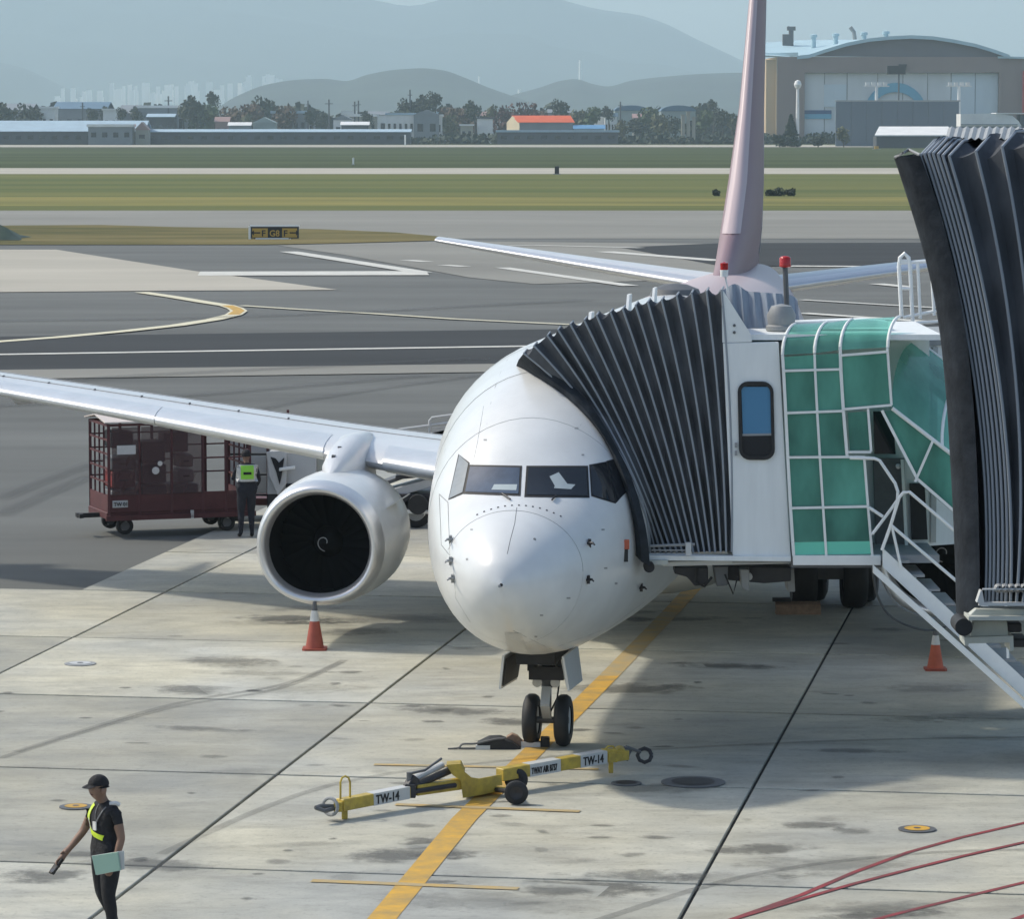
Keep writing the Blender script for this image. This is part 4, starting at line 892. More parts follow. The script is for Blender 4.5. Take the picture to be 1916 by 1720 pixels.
A0 = spl([P(u, v, 26.5) for u, v in f0]); A1 = spl([P(u, v, 26.25) for u, v in f1]); AM_ = [a.lerp(b, .5) + Vector((-0.01, -0.07, 0)) for a, b in zip(A0, A1)]
MB().grid([[p + DY * 3.2 + Vector((0.50, 0, 0)) for p in A0], [p + DY * 0.1 for p in A0], A0, AM_, A1, [p + DY * 0.5 for p in A1]]).build('bumper_pad', 'pad', b2, smooth=True)
MB().tube([P(1675, 294, 26.5), P(1690, 286, 26.4), P(1700, 280, 26.6), P(1722, 290, 26.3)], 0.012, 6).build('pad_strap', 'grey', b2)
# inner folded sheet between pad and ribs
q1 = spl([P(u, v, 26.4) for u, v in f1]); q2 = spl([P(T2[0][0] + (B2[0][0] - T2[0][0]) * k / 10 + 38 * 4 * (k / 10) * (1 - k / 10), T2[0][1] + (B2[0][1] - T2[0][1]) * k / 10, 26.36) for k in range(11)])
MB().grid([q1, [a.lerp(b, .5) + DY * 0.12 for a, b in zip(q1, q2)], q2]).build('bellows_fold', 'bellows', b2, smooth=True)
# corrugated roof hood
rws = []
for i in range(45):
    u = 1768 + i * 7.0; z_ = 0.018 * (i % 2); p = P(u, 262, 26.9); q = P(u + 6, 240, 29.4); rws.append([p + Vector((0, 0, z_)), q + Vector((0, 0, z_))])
MB().grid(rws).build('roof_hood', 'grey', b2)
quadp(MB(), [(1826, 1140), (2150, 1140), (2150, 1154), (1812, 1154)], 26.2, 0.15).build('floor_beam', 'cream', b2, bevel=0.004)
quadp(MB(), [(1812, 1154), (2150, 1154), (2150, 1162), (1812, 1162)], 26.12, 0.3).build('floor_beam', 'cream', b2, bevel=0.003)
quadp(MB(), [(1822, 1163), (1884, 1163), (1887, 1192), (1816, 1192)], 26.35, 0.3).build('lift_bracket', 'cream', b2, bevel=0.003)
quadp(MB(), [(1804, 1193), (1896, 1190), (1897, 1218), (1890, 1220), (1889, 1203), (1812, 1205), (1812, 1210), (1805, 1209)], 26.3, 0.3).build('bracket_foot', 'cream', b2, bevel=0.003)
MB().lathe([(-0.15, 0), (-0.15, 0.062), (0.15, 0.062), (0.15, 0)], P(1799, 1169, 26.3), (0, 1, 0), 28).build('roller', 'black', b2)
quadp(MB(), [(1832, 1128), (1960, 1129), (1960, 1134), (1832, 1134)], 26.1, 0.06).build('slide_rail', 'pale', b2)
MB().tube([P(1838, 1103, 26.1), P(2020, 1103, 26.1)], 0.008, 6).build('slide_rod', 'pale', b2)
for k in range(5): MB().lathe([(-0.03, 0.02), (0, 0.034), (0.03, 0.02)], P(1868 + 12 * k, 1101, 26.12), (0, 1, 0), 12).build('rod_bead', 'grey', b2)
quadp(MB(), [(1835, 1106), (1838, 1106), (1842, 1128), (1828, 1128)], 26.1, 0.1).build('end_stop', 'pale', b2)
for (q, m) in (([(1884, 1166), (1912, 1166), (1912, 1184), (1884, 1184)], 'dkmetal'), ([(1890, 1196), (1925, 1196), (1925, 1212), (1890, 1212)], 'dkmetal')): quadp(MB(), q, 26.5, 0.3).build('drive_unit', m, b2, bevel=0.01)
MB().box(P(2230, 690, 27.6), (0.9, 2.8, 3.2)).build('cab', 'cabwall', b2)
# ------------------------------------------------------------------ tow bar
def YB(u): return 43.5 + (u - 622) / (1150 - 622) * 3.1
def TB(u, v, dy=0): return P(u, v, YB(u) + dy)
tb_ = thing('tow_bar', G(900, 1500), 'yellow aircraft tow bar with white TW-14 bands lying across the lead-in line', 'tow bar')
bd = (TB(1150, 1412) - TB(622, 1508)).normalized(); bup = Vector((0, 0, 1)); bn = bd.cross(bup).normalized()
def bbar(a, b, w, h, nm, m, **k): return MB().bar(TB(*a), TB(*b), w, h).build(nm, m, tb_, bevel=0.008, **k)
bbar((636, 1507), (762, 1482), 0.14, 0.14, 'rear_tube', 'towyel'); pass
bbar((775, 1479), (860, 1467), 0.13, 0.13, 'middle_tube', 'towyel')
bbar((935, 1450), (1145, 1413), 0.15, 0.15, 'front_tube', 'towyel')
FA, FBp = TB(935, 1450), TB(1145, 1413); RA, RB = TB(636, 1507), TB(762, 1482)
for t0_, t1_ in ((.23, .50), (.68, .92)): MB().bar(FA.lerp(FBp, t0_), FA.lerp(FBp, t1_), .157, .157).build('name_band', 'pale', tb_)
MB().bar(RA.lerp(RB, .44), RA.lerp(RB, .98), .147, .147).build('name_band', 'pale', tb_)
text('TW-14', 0.15, RA.lerp(RB, .47) - bup * .055 + bn * 0.078, RB - RA, bup, 'black', 'lettering', tb_, width=0.37)
text('TWAY AIR B737', 0.115, FA.lerp(FBp, .24) - bup * .048 + bn * 0.084, FBp - FA, bup, 'black', 'lettering', tb_, width=0.42)
text('TW-14', 0.15, FA.lerp(FBp, .70) - bup * .055 + bn * 0.084, FBp - FA, bup, 'black', 'lettering', tb_, width=0.34)
# rear foot, loop handle and eye
MB().bar(TB(645, 1512), TB(645, 1533), 0.07, 0.07).bar(TB(633, 1500), TB(633, 1518), 0.1, 0.16).build('foot', 'towyel', tb_, bevel=0.006)
hp = [TB(637, 1498), TB(637, 1464), TB(640, 1456), TB(646, 1453), TB(652, 1456), TB(655, 1464), TB(655, 1496)]
MB().tube(hp, 0.013, 8).build('loop_handle', 'towyel', tb_)
rg = TB(618, 1510); MB().tube([rg + Vector((0.01 * cos(a) * 2, cos(a) * 0.02, 0)) + bup * sin(a) * 0.1 + bn * cos(a) * 0.1 for a in [2 * pi * k / 20 for k in range(21)]], 0.02, 8).build('coupling_ring', 'grey', tb_)
MB().tube([TB(589, 1512) + bn * .02, TB(600, 1509), TB(628, 1510)], 0.028, 8).tube([TB(589, 1512) + bn * .02, TB(598, 1516) + bn * 0.1, TB(626, 1513)], 0.026, 8).build('towing_eye', 'greyd', tb_)
# lever assembly
MB().bar(TB(768, 1466), TB(768, 1492), 0.13, 0.18).bar(TB(764, 1460), TB(776, 1470), 0.1, 0.16).build('clamp', 'dkmetal', tb_, bevel=0.008)
MB().tube([TB(772, 1473), TB(845, 1441)], 0.045, 10).build('pump_cylinder', 'dkmetal', tb_); MB().tube([TB(775, 1458, 0.1), TB(828, 1432, 0.1)], 0.04, 10).build('accumulator', 'pale', tb_)
MB().tube([TB(766, 1446), TB(766, 1462)], 0.035, 8).tube([TB(768, 1448), TB(795, 1442), TB(826, 1420)], 0.016, 8).build('pump_handle', 'greyd', tb_)
MB().tube([TB(775, 1482, -.1), TB(852, 1470, -.1)], 0.03, 8).build('side_rod', 'dkmetal', tb_)
# carriage: shaped side plates and axle
pl = [(835, 1432), (862, 1430), (870, 1446), (882, 1456), (896, 1458), (938, 1450), (940, 1470), (925, 1472), (958, 1476), (956, 1484), (930, 1482), (902, 1488), (866, 1494), (862, 1462), (846, 1450)]
for dy, nm in ((-0.12, 'carriage_plate'), (0.18, 'carriage_plate')):
    MB().prism([TB(u, v, dy) for u, v in pl], (0, 0.03, 0)).build(nm, 'towyel', tb_)
MB().prism([TB(u, v, -0.09) for u, v in ((835, 1432), (862, 1430), (870, 1446), (845, 1448))], (0, 0.27, 0)).prism([TB(u, v, -0.09) for u, v in ((866, 1480), (925, 1474), (925, 1482), (866, 1493))], (0, 0.27, 0)).build('carriage_block', 'towyel', tb_, bevel=0.005)
MB().tube([TB(925, 1478, -0.05), P(966, 1483, 44.62)], 0.03, 8).tube([P(966, 1483, 44.6), P(966, 1483, 45.5)], 0.025, 8).build('axle', 'dkmetal', tb_)
for Yw in (44.52, 45.42):
    c = Vector((P(966, 1483, 44.6).x, Yw, 0.145))
    w = MB().lathe([(0.0, 0.08), (0.0, 0.12), (0.015, 0.142), (0.05, 0.145), (0.085, 0.142), (0.1, 0.12), (0.1, 0.08)], c, (0, 1, 0), 32).build('wheel', 'black', tb_, smooth=True)
    MB().lathe([(0.03, 0.0), (0.015, 0.08), (0.09, 0.08), (0.08, 0)], c, (0, 1, 0), 20).build('hub', 'dkmetal', w)
# head
MB().bar(TB(1140, 1402), TB(1140, 1426), 0.2, 0.12).bar(TB(1143, 1422), TB(1143, 1447), 0.06, 0.06).bar(TB(1130, 1418), TB(1168, 1412), 0.2, 0.12).build('head_block', 'towyel', tb_, bevel=0.008)
MB().lathe([(-0.1, 0), (-0.1, 0.075), (0.1, 0.075), (0.1, 0)], TB(1160, 1409), (0, 1, 0), 24).build('shear_drum', 'towyel', tb_)
hp = [TB(1133, 1412), TB(1133, 1402), TB(1138, 1397), TB(1147, 1397), TB(1150, 1402), TB(1150, 1412)]
MB().tube(hp, 0.012, 8).build('loop_handle', 'towyel', tb_)
MB().tube([TB(1168, 1400), TB(1182, 1402), TB(1176, 1412), TB(1172, 1424)], 0.022, 8).tube([TB(1172, 1398), TB(1198, 1408)], 0.02, 8).build('hook_arm', 'greyd', tb_)
hc = TB(1206, 1414); MB().tube([hc + Vector((0.09 * cos(a), 0.03 * sin(a), 0.085 * sin(a))) for a in [2 * pi * k / 8 for k in range(9)]], 0.026, 8).build('hook', 'dkmetal', tb_)
# ------------------------------------------------------------------ chocks
c1 = thing('wheel_chock', G(930, 1408), 'black aircraft chock with long rope beside the left nose tyre', 'chock')
Yc = 48.55
MB().prism([P(u, v, Yc) for u, v in ((889, 1410), (962, 1412), (975, 1402), (958, 1390), (936, 1382), (915, 1383), (893, 1394))], (0, 0.28, 0)).build('wedge', 'black', c1, bevel=0.01)
MB().prism([P(u, v, Yc - 0.02) for u, v in ((890, 1396), (917, 1396), (917, 1408), (890, 1408))], (0, 0.1, 0)).build('white_block', 'pale', c1)
MB().tube(spl([P(838, 1402, Yc), P(858, 1400, Yc), P(866, 1393, Yc), P(890, 1392, Yc), P(925, 1384, Yc), P(945, 1382, Yc)]), 0.014, 6).tube([P(858, 1401, Yc), P(892, 1401, Yc)], 0.012, 6).build('rope', 'greyd', c1)
c2 = thing('wheel_chock', G(985, 1400), 'worn brown wooden chock jammed against the left nose tyre', 'chock')
MB().prism([P(u, v, 48.72) for u, v in ((945, 1396), (1012, 1399), (1012, 1390), (978, 1388), (968, 1378), (958, 1374), (948, 1380))], (0, 0.14, 0)).build('wedge', 'chockw', c2, bevel=0.008)
MB().prism([P(u, v, 48.69) for u, v in ((975, 1389), (1011, 1390), (1011, 1402), (975, 1402))], (0, 0.03, 0)).build('label_plate', 'pale', c2)
MB().box(P(1020, 1390, 48.8), (0.12, 0.2, 0.14)).build('end_block', 'black', c2, bevel=0.01)
# ------------------------------------------------------------------ traffic cones
def cone(c, h, lab, mc, tilt=0):
    t = thing('traffic_cone', c, lab, 'traffic cone', 'traffic cones on the apron')
    b = MB(); s = 0.19 * h / 0.75
    b.prism([c + Vector((x, y, 0.0)) for x, y in ((-s, -s * .8), (-s * .8, -s), (s * .8, -s), (s, -s * .8), (s, s * .8), (s * .8, s), (-s * .8, s), (-s, s * .8))], (0, 0, 0.035)); b.build('base', 'cone', t)
    L = lambda k: 0.145 * h / 0.75 * (1 - k) + 0.028 * k
    MB().lathe([(0.035, L(0)), (0.60 * h, L(0.60))], c, (0, 0, 1), 32).build('body', mc, t, smooth=True)
    MB().lathe([(0.60 * h, L(0.60) + .002), (0.82 * h, L(0.82) + .002)], c, (0, 0, 1), 32).build('reflective_band', 'refl', t, smooth=True)
    MB().lathe([(0.82 * h, L(0.82)), (h, L(1)), (h - 0.01, 0.0)], c, (0, 0, 1), 32).build('tip', 'greyd', t, smooth=True, angle=50)
cone(G(589, 1216), 0.75, 'orange traffic cone with white band and dark tip under the engine intake', 'cone')
cone(G(1750, 1254), 0.64, 'bright orange traffic cone with white band behind the white stair stringer', 'cone_l')
# ------------------------------------------------------------------ baggage cart
psi = radians(20); B0 = G(205, 1003); ex_ = Vector((cos(psi), sin(psi), 0)); ey_ = Vector((-sin(psi), cos(psi), 0))
def BC(x, y, z): return B0 + ex_ * x + ey_ * y + Vector((0, 0, z))
LC, WC = 2.9, 1.55
ct = thing('baggage_cart', B0, 'dark red baggage cart with open barred end, mesh curtains and pale roof, loaded with bags', 'baggage cart')
MB().prism([BC(-.05, 0, .32), BC(LC, 0, .32), BC(LC, WC, .32), BC(-.05, WC, .32)], (0, 0, .14)).build('deck', 'maroon', ct, bevel=.01)
MB().prism([BC(0, -.02, .46), BC(LC, -.02, .46), BC(LC, .02, .46), BC(0, .02, .46)], (0, 0, .36)).build('side_board', 'maroon', ct)
MB().prism([BC(-.02, 0, .46), BC(.02, 0, .46), BC(.02, WC, .46), BC(-.02, WC, .46)], (0, 0, .34)).build('end_board', 'maroon', ct)
MB().prism([BC(LC - .02, 0, .46), BC(LC + .02, 0, .46), BC(LC + .02, WC, .46), BC(LC - .02, WC, .46)], (0, 0, .34)).build('end_board', 'maroon', ct)
for x in (0, .62, 1.28, 1.92, 2.4, LC):
    for y in (0, WC): MB().bar(BC(x, y, .4), BC(x, y, 2.22), .055).build('post', 'maroon', ct)
for y in (0, WC): MB().bar(BC(0, y, 2.2), BC(LC, y, 2.2), .05).build('top_rail', 'maroon', ct)
for x in (0, LC): MB().bar(BC(x, 0, 2.2), BC(x, WC, 2.2), .05).build('top_rail', 'maroon', ct)
for x in (0, LC):
    for z in (1.05, 1.33, 1.62, 1.9): MB().bar(BC(x, 0, z), BC(x, WC, z), .035).build('end_bar', 'maroon', ct)
    for y in (.4, .78, 1.16): MB().bar(BC(x, y, .8), BC(x, y, 2.2), .035).build('end_bar', 'maroon', ct)
for z in (1.08, 1.36, 1.64, 1.92):
    MB().bar(BC(0, WC, z), BC(LC, WC, z), .03).build('back_bar', 'maroon', ct)
MB().bar(BC(1.92, -.01, 1.5), BC(LC, -.01, 1.5), .03).bar(BC(1.92, -.01, 1.95), BC(LC, -.01, 1.95), .03).build('side_bar', 'maroon', ct)
for x0_, x1_ in ((.05, .60), (.65, 1.26), (1.30, 1.90)):
    nx, nz_ = 6, 10; mb = MB()
    rw = [[BC(x0_ + (x1_ - x0_) * i / nx, -.045 + 0.02 * sin(i * 2.1 + j), .80 + 1.36 * j / nz_) for i in range(nx + 1)] for j in range(nz_ + 1)]
    mb.grid(rw).build('mesh_curtain', 'net', ct)
MB().prism([BC(-.1, -.1, 2.25), BC(LC * .62, -.1, 2.25), BC(LC * .62, WC * .5, 2.36), BC(-.1, WC * .5, 2.36)], (0, 0, .02)).prism([BC(-.1, WC * .5, 2.36), BC(LC * .62, WC * .5, 2.36), BC(LC * .62, WC + .1, 2.25), BC(-.1, WC + .1, 2.25)], (0, 0, .02)).build('roof_sheet', 'pinkroof', ct)
MB().prism([BC(LC * .63, WC * .35, 2.25), BC(LC + .1, WC * .35, 2.25), BC(LC + .1, WC + .1, 2.24), BC(LC * .63, WC + .1, 2.24)], (0, 0, .02)).build('roof_sheet', 'pinkroof', ct)
for x in (.35, LC - .45):
    for y in (.1, WC - .25):
        c = BC(x, y, .17); w = MB().lathe([(0, .1), (0, .15), (.02, .17), (.12, .17), (.14, .15), (.14, .1)], c, ey_, 24).build('wheel', 'black', ct, smooth=True)
        MB().lathe([(.02, 0), (.01, .09), (.13, .09)], c, ey_, 16).build('rim', 'greyd', w)
MB().bar(BC(-.5, WC * .42, .36), BC(0, WC * .42, .36), .09).bar(BC(-.45, WC * .3, .36), BC(-.45, WC * .54, .36), .08).build('drawbar', 'black', ct)
MB().bar(BC(-.08, -.05, .35), BC(LC + .1, -.05, .35), .06, .1).build('bumper', 'maroon', ct)
q = MB(); q.prism([BC(.06, -.035, .56), BC(.37, -.035, .56), BC(.37, -.035, .70), BC(.06, -.035, .70)], ey_ * 0.01); q.build('number_plate', 'pale', ct)
text('TW 01', .11, BC(.08, -.05, .59), ex_, (0, 0, 1), 'black', 'lettering', ct, width=.27)
MB().box(BC(1.68, -.06, .38), (.06, .04, .16), rz=psi).build('latch', 'refl', ct)
MB().prism([BC(.15, -.075, 1.62), BC(.53, -.075, 1.62), BC(.53, -.075, 1.8), BC(.15, -.075, 1.8)], ey_ * 0.01).build('document_pouch', 'refl', ct)
bagm = {}
for k, c in dict(grey=(.2, .21, .22), dark=(.03, .03, .035), redb=(.25, .04, .04), tan=(.42, .38, .32), silver=(.45, .46, .46), navy=(.03, .04, .08)).items(): M['bag_' + k] = mat('bag_' + k, c, .5, noise=.15, nscale=6)
bags = [((.33, .45, .48), (.5, .7, .42), 'grey', 'grey hard suitcase at the bottom of the red cart beside its barred end'), ((.33, .45, .92), (.48, .7, .34), 'redb', 'red suitcase under the grey one in the left bay of the red cart'),
        ((.33, .45, 1.28), (.52, .7, .28), 'grey', 'grey suitcase in the left bay of the red cart, just below the white pouch'), ((.33, .5, 1.72), (.46, .6, .34), 'dark', 'black suitcase on top of the left bay of the red cart'),
        ((.95, .45, .48), (.52, .7, .5), 'dark', 'black suitcase at the bottom of the middle bay of the red cart'), ((.95, .45, 1.0), (.5, .7, .4), 'navy', 'navy suitcase in the middle bay of the red cart'), ((.95, .5, 1.42), (.5, .7, .42), 'dark', 'black bag at the top of the middle bay of the red cart'),
        ((1.6, .45, .48), (.52, .7, .5), 'grey', 'dark grey case at the bottom of the third bay of the red cart'), ((1.62, .45, 1.3), (.3, .6, .26), 'tan', 'tan carton in the third bay of the red cart'), ((1.62, .45, 1.0), (.34, .6, .26), 'silver', 'silver case under the tan carton in the red cart'),
        ((1.5, .7, 1.58), (.5, .5, .42), 'dark', 'bulky black bag at the top of the third bay of the red cart')]
for (x, y, z), (w, d, h_), m, lab in bags:
    b_ = thing('suitcase', BC(x, y, z), lab, 'suitcase', 'bags in the red baggage cart', rz=psi)
    c = BC(x, y, z + h_ / 2)
    MB().box(c, (w, d, h_ - .01), rz=psi).build('shell', 'bag_' + m, b_, bevel=.03)
    MB().box(c - ey_ * (d / 2 + .01), (w * .35, .025, .03), rz=psi).build('handle', 'black', b_)
for (x, z, r) in ((.93, 1.28, .07), (1.0, 1.39, .05)): 
    pass
tg_ = thing('bag_tag', BC(.95, .07, 1.28), 'white luggage tag hanging on the black bag in the middle bay of the red cart', 'luggage tag')
MB().lathe([(-.005, .0), (-.005, .075), (.005, .075), (.005, 0)], BC(.93, -.09, 1.28), ey_, 16).lathe([(-.005, .0), (-.005, .05), (.005, .05), (.005, 0)], BC(1.02, -.09, 1.42), ey_, 14).build('card', 'refl', tg_)
# ------------------------------------------------------------------ second, white framed cart beyond
W0_ = G(470, 985); wc = thing('baggage_cart', W0_, 'baggage cart with pale panels in a dark frame behind the worker in the green vest', 'baggage cart')
for i in range(3):
    for j in range(4):
        MB().box(W0_ + Vector((-.35 + .42 * i, 1.0, .75 + .42 * j)), (.36, .04, .36)).build('panel', 'pale', wc, bevel=.01)
for i in range(4): MB().bar(W0_ + Vector((-.56 + .42 * i, 1.0, .35)), W0_ + Vector((-.56 + .42 * i, 1.0, 2.3)), .05).build('post', 'maroon', wc)
for j in range(5): MB().bar(W0_ + Vector((-.56, 1.0, .54 + .42 * j)), W0_ + Vector((.7, 1.0, .54 + .42 * j)), .04).build('bar', 'black', wc)
MB().box(W0_ + Vector((.1, 1.6, .4)), (1.5, 1.3, .14)).build('deck', 'maroon', wc)
for x in (-.4, .6): MB().lathe([(-.07, 0), (-.07, .17), (.07, .17), (.07, 0)], W0_ + Vector((x, 1.05, .17)), (0, 1, 0), 20).build('wheel', 'black', wc)
# ------------------------------------------------------------------ belt loader under the wing
YLd = 75.5
bl = thing('belt_loader', P(680, 1000, YLd), 'white belt loader under the wing with its ramp raised towards the fuselage', 'belt loader')
def bb(q, dy, nm, m, Y=YLd, **k): return MB().prism([P(u, v, Y) for u, v in q], (0, dy, 0)).build(nm, m, bl, bevel=.01)
bb([(500, 925), (812, 925), (812, 952), (500, 952)], 1.6, 'chassis', 'dkmetal'); bb([(500, 952), (830, 956), (830, 962), (500, 960)], .1, 'side_rail', 'white', YLd - .1)
bb([(500, 985), (590, 985), (590, 995), (500, 995)], .1, 'bumper', 'pale', YLd - .1)
bb([(500, 850), (560, 845), (592, 850), (592, 925), (500, 925)], 1.2, 'cab', 'pale'); bb([(505, 858), (528, 856), (528, 892), (508, 894)], .02, 'window', 'blackgloss', YLd - .03); bb([(535, 905), (556, 905), (556, 925), (535, 925)], .02, 'vent', 'black', YLd - .03)
bb([(522, 876), (552, 872), (552, 878), (522, 882)], .05, 'mirror_arm', 'white', YLd - .2)
bb([(560, 835), (640, 820), (640, 925), (560, 925)], 1.3, 'engine_housing', 'cream', YLd + .2)
bb([(700, 925), (860, 880), (860, 893), (700, 945)], .9, 'ramp_frame', 'pale', YLd + .1)
bb([(640, 930), (850, 855), (850, 862), (640, 938)], .7, 'conveyor_belt', 'greyd', YLd + .2); bb([(740, 890), (800, 884), (806, 892), (740, 898)], .6, 'housing', 'dkmetal', YLd)
bb([(560, 868), (870, 795), (870, 803), (560, 878)], .08, 'handrail', 'white', YLd + 1.2)
MB().tube([P(805, 825, YLd + 1), P(804, 787, YLd + 1), P(808, 782, YLd + 1), P(880, 772, YLd + 1)], .03, 8).tube([P(735, 806, YLd + 1), P(880, 786, YLd + 1)], .03, 8).tube([P(815, 825, YLd + 1), P(880, 810, YLd + 1)], .03, 8).build('guard_rail', 'pale', bl)
MB().prism([P(u, v, YLd + 1.2) for u, v in ((808, 830), (870, 812), (870, 795), (808, 800))], (0, .03, 0)).build('guard_panel', 'pale', bl)
for u in (540, 778):
    c = P(u, 972, YLd); c.z = .33
    w = MB().lathe([(0, .2), (0, .29), (.03, .33), (.2, .33), (.23, .29), (.23, .2)], c, (0, 1, 0), 28).build('wheel', 'black', bl, smooth=True); MB().lathe([(.04, 0), (.02, .19), (.2, .19)], c, (0, 1, 0), 16).build('rim', 'grey', w)
MB().lathe([(-.1, 0), (-.1, .2), (.1, .2), (.1, 0)], P(782, 944, YLd - .2), (0, 1, 0), 20).build('reel', 'black', bl)
# ------------------------------------------------------------------ people
def person(loc, face, label, sk, bones, mats, name='person', torso=1.3, zs=1.0):
    t = thing(name, loc, label, 'person', rz=0); F = Vector((sin(face), cos(face), 0)); L_ = Vector((-F.y, F.x, 0))
    me = bpy.data.meshes.new('body'); names = list(sk); idx = {n: i for i, n in enumerate(names)}
    me.from_pydata([sk[n][0] for n in names], [(idx[a], idx[b]) for a, b, m in bones], [])
    o = bpy.data.objects.new('tmp', me); COL.objects.link(o); md = o.modifiers.new('s', 'SKIN'); md.use_smooth_shade = True
    for i, n in enumerate(names):
        v = me.skin_vertices[0].data[i]; r = sk[n][1]; v.radius = (r, r) if not isinstance(r, tuple) else r; v.use_root = (n == 'pelvis')
    sb = o.modifiers.new('b', 'SUBSURF'); sb.levels = 2; sb.render_levels = 2
    dg = bpy.context.evaluated_depsgraph_get(); dg.update(); em = bpy.data.meshes.new_from_object(o.evaluated_get(dg)); bpy.data.objects.remove(o)
    segs = [(Vector(sk[a][0]), Vector(sk[b][0]), m, sk[a][1], sk[b][1]) for a, b, m in bones]
    def near(p):
        best = None
        for a, b, m, ra_, rb_ in segs:
            d = b - a; t_ = max(0, min(1, (p - a).dot(d) / max(d.length_squared, 1e-9))); q = (a + d * t_ - p).length - (ra_ + (rb_ - ra_) * t_)
            if best is None or q < best[0]: best = (q, m)
        return best[1]
    mi = [near(sum((em.vertices[i].co for i in p.vertices), Vector()) / len(p.vertices)) for p in em.polygons]
    ks = sorted(set(mi), key=str); em.materials.clear()
    for k in ks: em.materials.append(M[mats[k]])
    for p, k in zip(em.polygons, mi): p.material_index = ks.index(k); p.use_smooth = True
    for v in em.vertices:
        c = v.co; z = c.z
        if abs(c.y) < .2 and .88 < z < 1.44:
            w = sin(pi * (z - .88) / .56) ** .5; c.y *= 1 + (torso - 1) * w * (1 if abs(c.y) < .16 else .5)
        # face: brow, nose, chin
        v.co = F * c.x + L_ * c.y + Vector((0, 0, c.z * zs))
    em.name = 'body'; bo = bpy.data.objects.new('body', em); COL.objects.link(bo); bo.parent = t; WM[bo.name] = WM[t.name]
    Wp = lambda x, y, z: Vector(loc) + F * x + L_ * y + Vector((0, 0, z * zs))
    return t, Wp, F, L_
def base_sk(head_f=.05, arml=None, armr=None, legs=None):
    sk = {'pelvis': ((0, 0, .95), .135), 'waist': ((0, 0, 1.08), .125), 'chest': ((.015, 0, 1.28), .14), 'upch': ((.0, 0, 1.39), .115), 'neck0': ((.01, 0, 1.46), .06), 'neck1': ((.03 + head_f * .5, 0, 1.52), .055),
          'head0': ((.03 + head_f, 0, 1.585), .082), 'head1': ((.02 + head_f, 0, 1.665), .088), 'head2': ((.01 + head_f, 0, 1.72), .055), 'jaw': ((.09 + head_f, 0, 1.555), .045), 'nose': ((.115 + head_f, 0, 1.60), .022)}
    bones = [('pelvis', 'waist', 'shirt'), ('waist', 'chest', 'shirt'), ('chest', 'upch', 'shirt'), ('upch', 'neck0', 'shirt'), ('neck0', 'neck1', 'skin'), ('neck1', 'head0', 'skin'), ('head0', 'head1', 'skin'), ('head1', 'head2', 'skin'), ('head0', 'jaw', 'skin'), ('head0', 'nose', 'skin')]
    for s, tgt in ((1, arml), (-1, armr)):
        n = 'l' if s > 0 else 'r'; (e, w, k) = tgt
        sh = (0.0, s * .175, 1.405); mid = tuple((sh[i] + e[i]) / 2 for i in range(3)); fa = tuple((e[i] * .6 + w[i] * .4) for i in range(3))
        sk.update({n + 'sh': (sh, .068), n + 'mid': (mid, .056), n + 'el': (e, .043), n + 'fa': (fa, .041), n + 'wr': (w, .028), n + 'ha': (k, .034)})
        bones += [('upch', n + 'sh', 'shirt'), (n + 'sh', n + 'mid', 'shirt'), (n + 'mid', n + 'el', 'arm'), (n + 'el', n + 'fa', 'arm'), (n + 'fa', n + 'wr', 'arm'), (n + 'wr', n + 'ha', 'skin')]
        d = (Vector(k) - Vector(w)).normalized(); side = d.cross(Vector((0, 1, 0))).normalized() if abs(d.y) < .9 else Vector((1, 0, 0))
        for q in range(4):
            b0 = Vector(k) + side * (q - 1.5) * .018 + d * .03; b1 = b0 + d * (.032 + .006 * (q in (1, 2))) ; b2 = b1 + d * .022 + Vector((0, -s * .022, -.004))
            sk[n + 'f%da' % q] = (tuple(b0), .0095); sk[n + 'f%db' % q] = (tuple(b1), .009); sk[n + 'f%dc' % q] = (tuple(b2), .008)
            bones += [(n + 'ha', n + 'f%da' % q, 'skin'), (n + 'f%da' % q, n + 'f%db' % q, 'skin'), (n + 'f%db' % q, n + 'f%dc' % q, 'skin')]
        t0_ = Vector(w) + d * .03 + side * .04; t1_ = t0_ + d * .03 + side * .01 + Vector((0, -s * .02, 0))
        sk[n + 'ta'] = (tuple(t0_), .012); sk[n + 'tb'] = (tuple(t1_), .010); bones += [(n + 'wr', n + 'ta', 'skin'), (n + 'ta', n + 'tb', 'skin')]
    for s, (kn, an) in ((1, legs[0]), (-1, legs[1])):
        n = 'L' if s > 0 else 'R'
        sk.update({n + 'hip': ((0, s * .095, .88), .12), n + 'th': (tuple((Vector((0, s * .095, .88)) + Vector(kn)) / 2), .102), n + 'kn': (kn, .073), n + 'ca': (tuple(Vector(kn) * .6 + Vector(an) * .4 + Vector((-.02, 0, 0))), .066), n + 'an': (an, .042), n + 'ft': ((an[0] + .1, an[1] + s * .01, max(.045, an[2] - .055)), .042), n + 'to': ((an[0] + .19, an[1] + s * .015, max(.035, an[2] - .065)), .032)})
        bones += [('pelvis', n + 'hip', 'pants'), (n + 'hip', n + 'th', 'pants'), (n + 'th', n + 'kn', 'pants'), (n + 'kn', n + 'ca', 'pants'), (n + 'ca', n + 'an', 'pants'), (n + 'an', n + 'ft', 'shoe'), (n + 'ft', n + 'to', 'shoe')]
    return sk, bones
YP = 37.0
loc = P(199, 1640, YP); loc.z = 0
face = math.atan2(-.80, -.60)
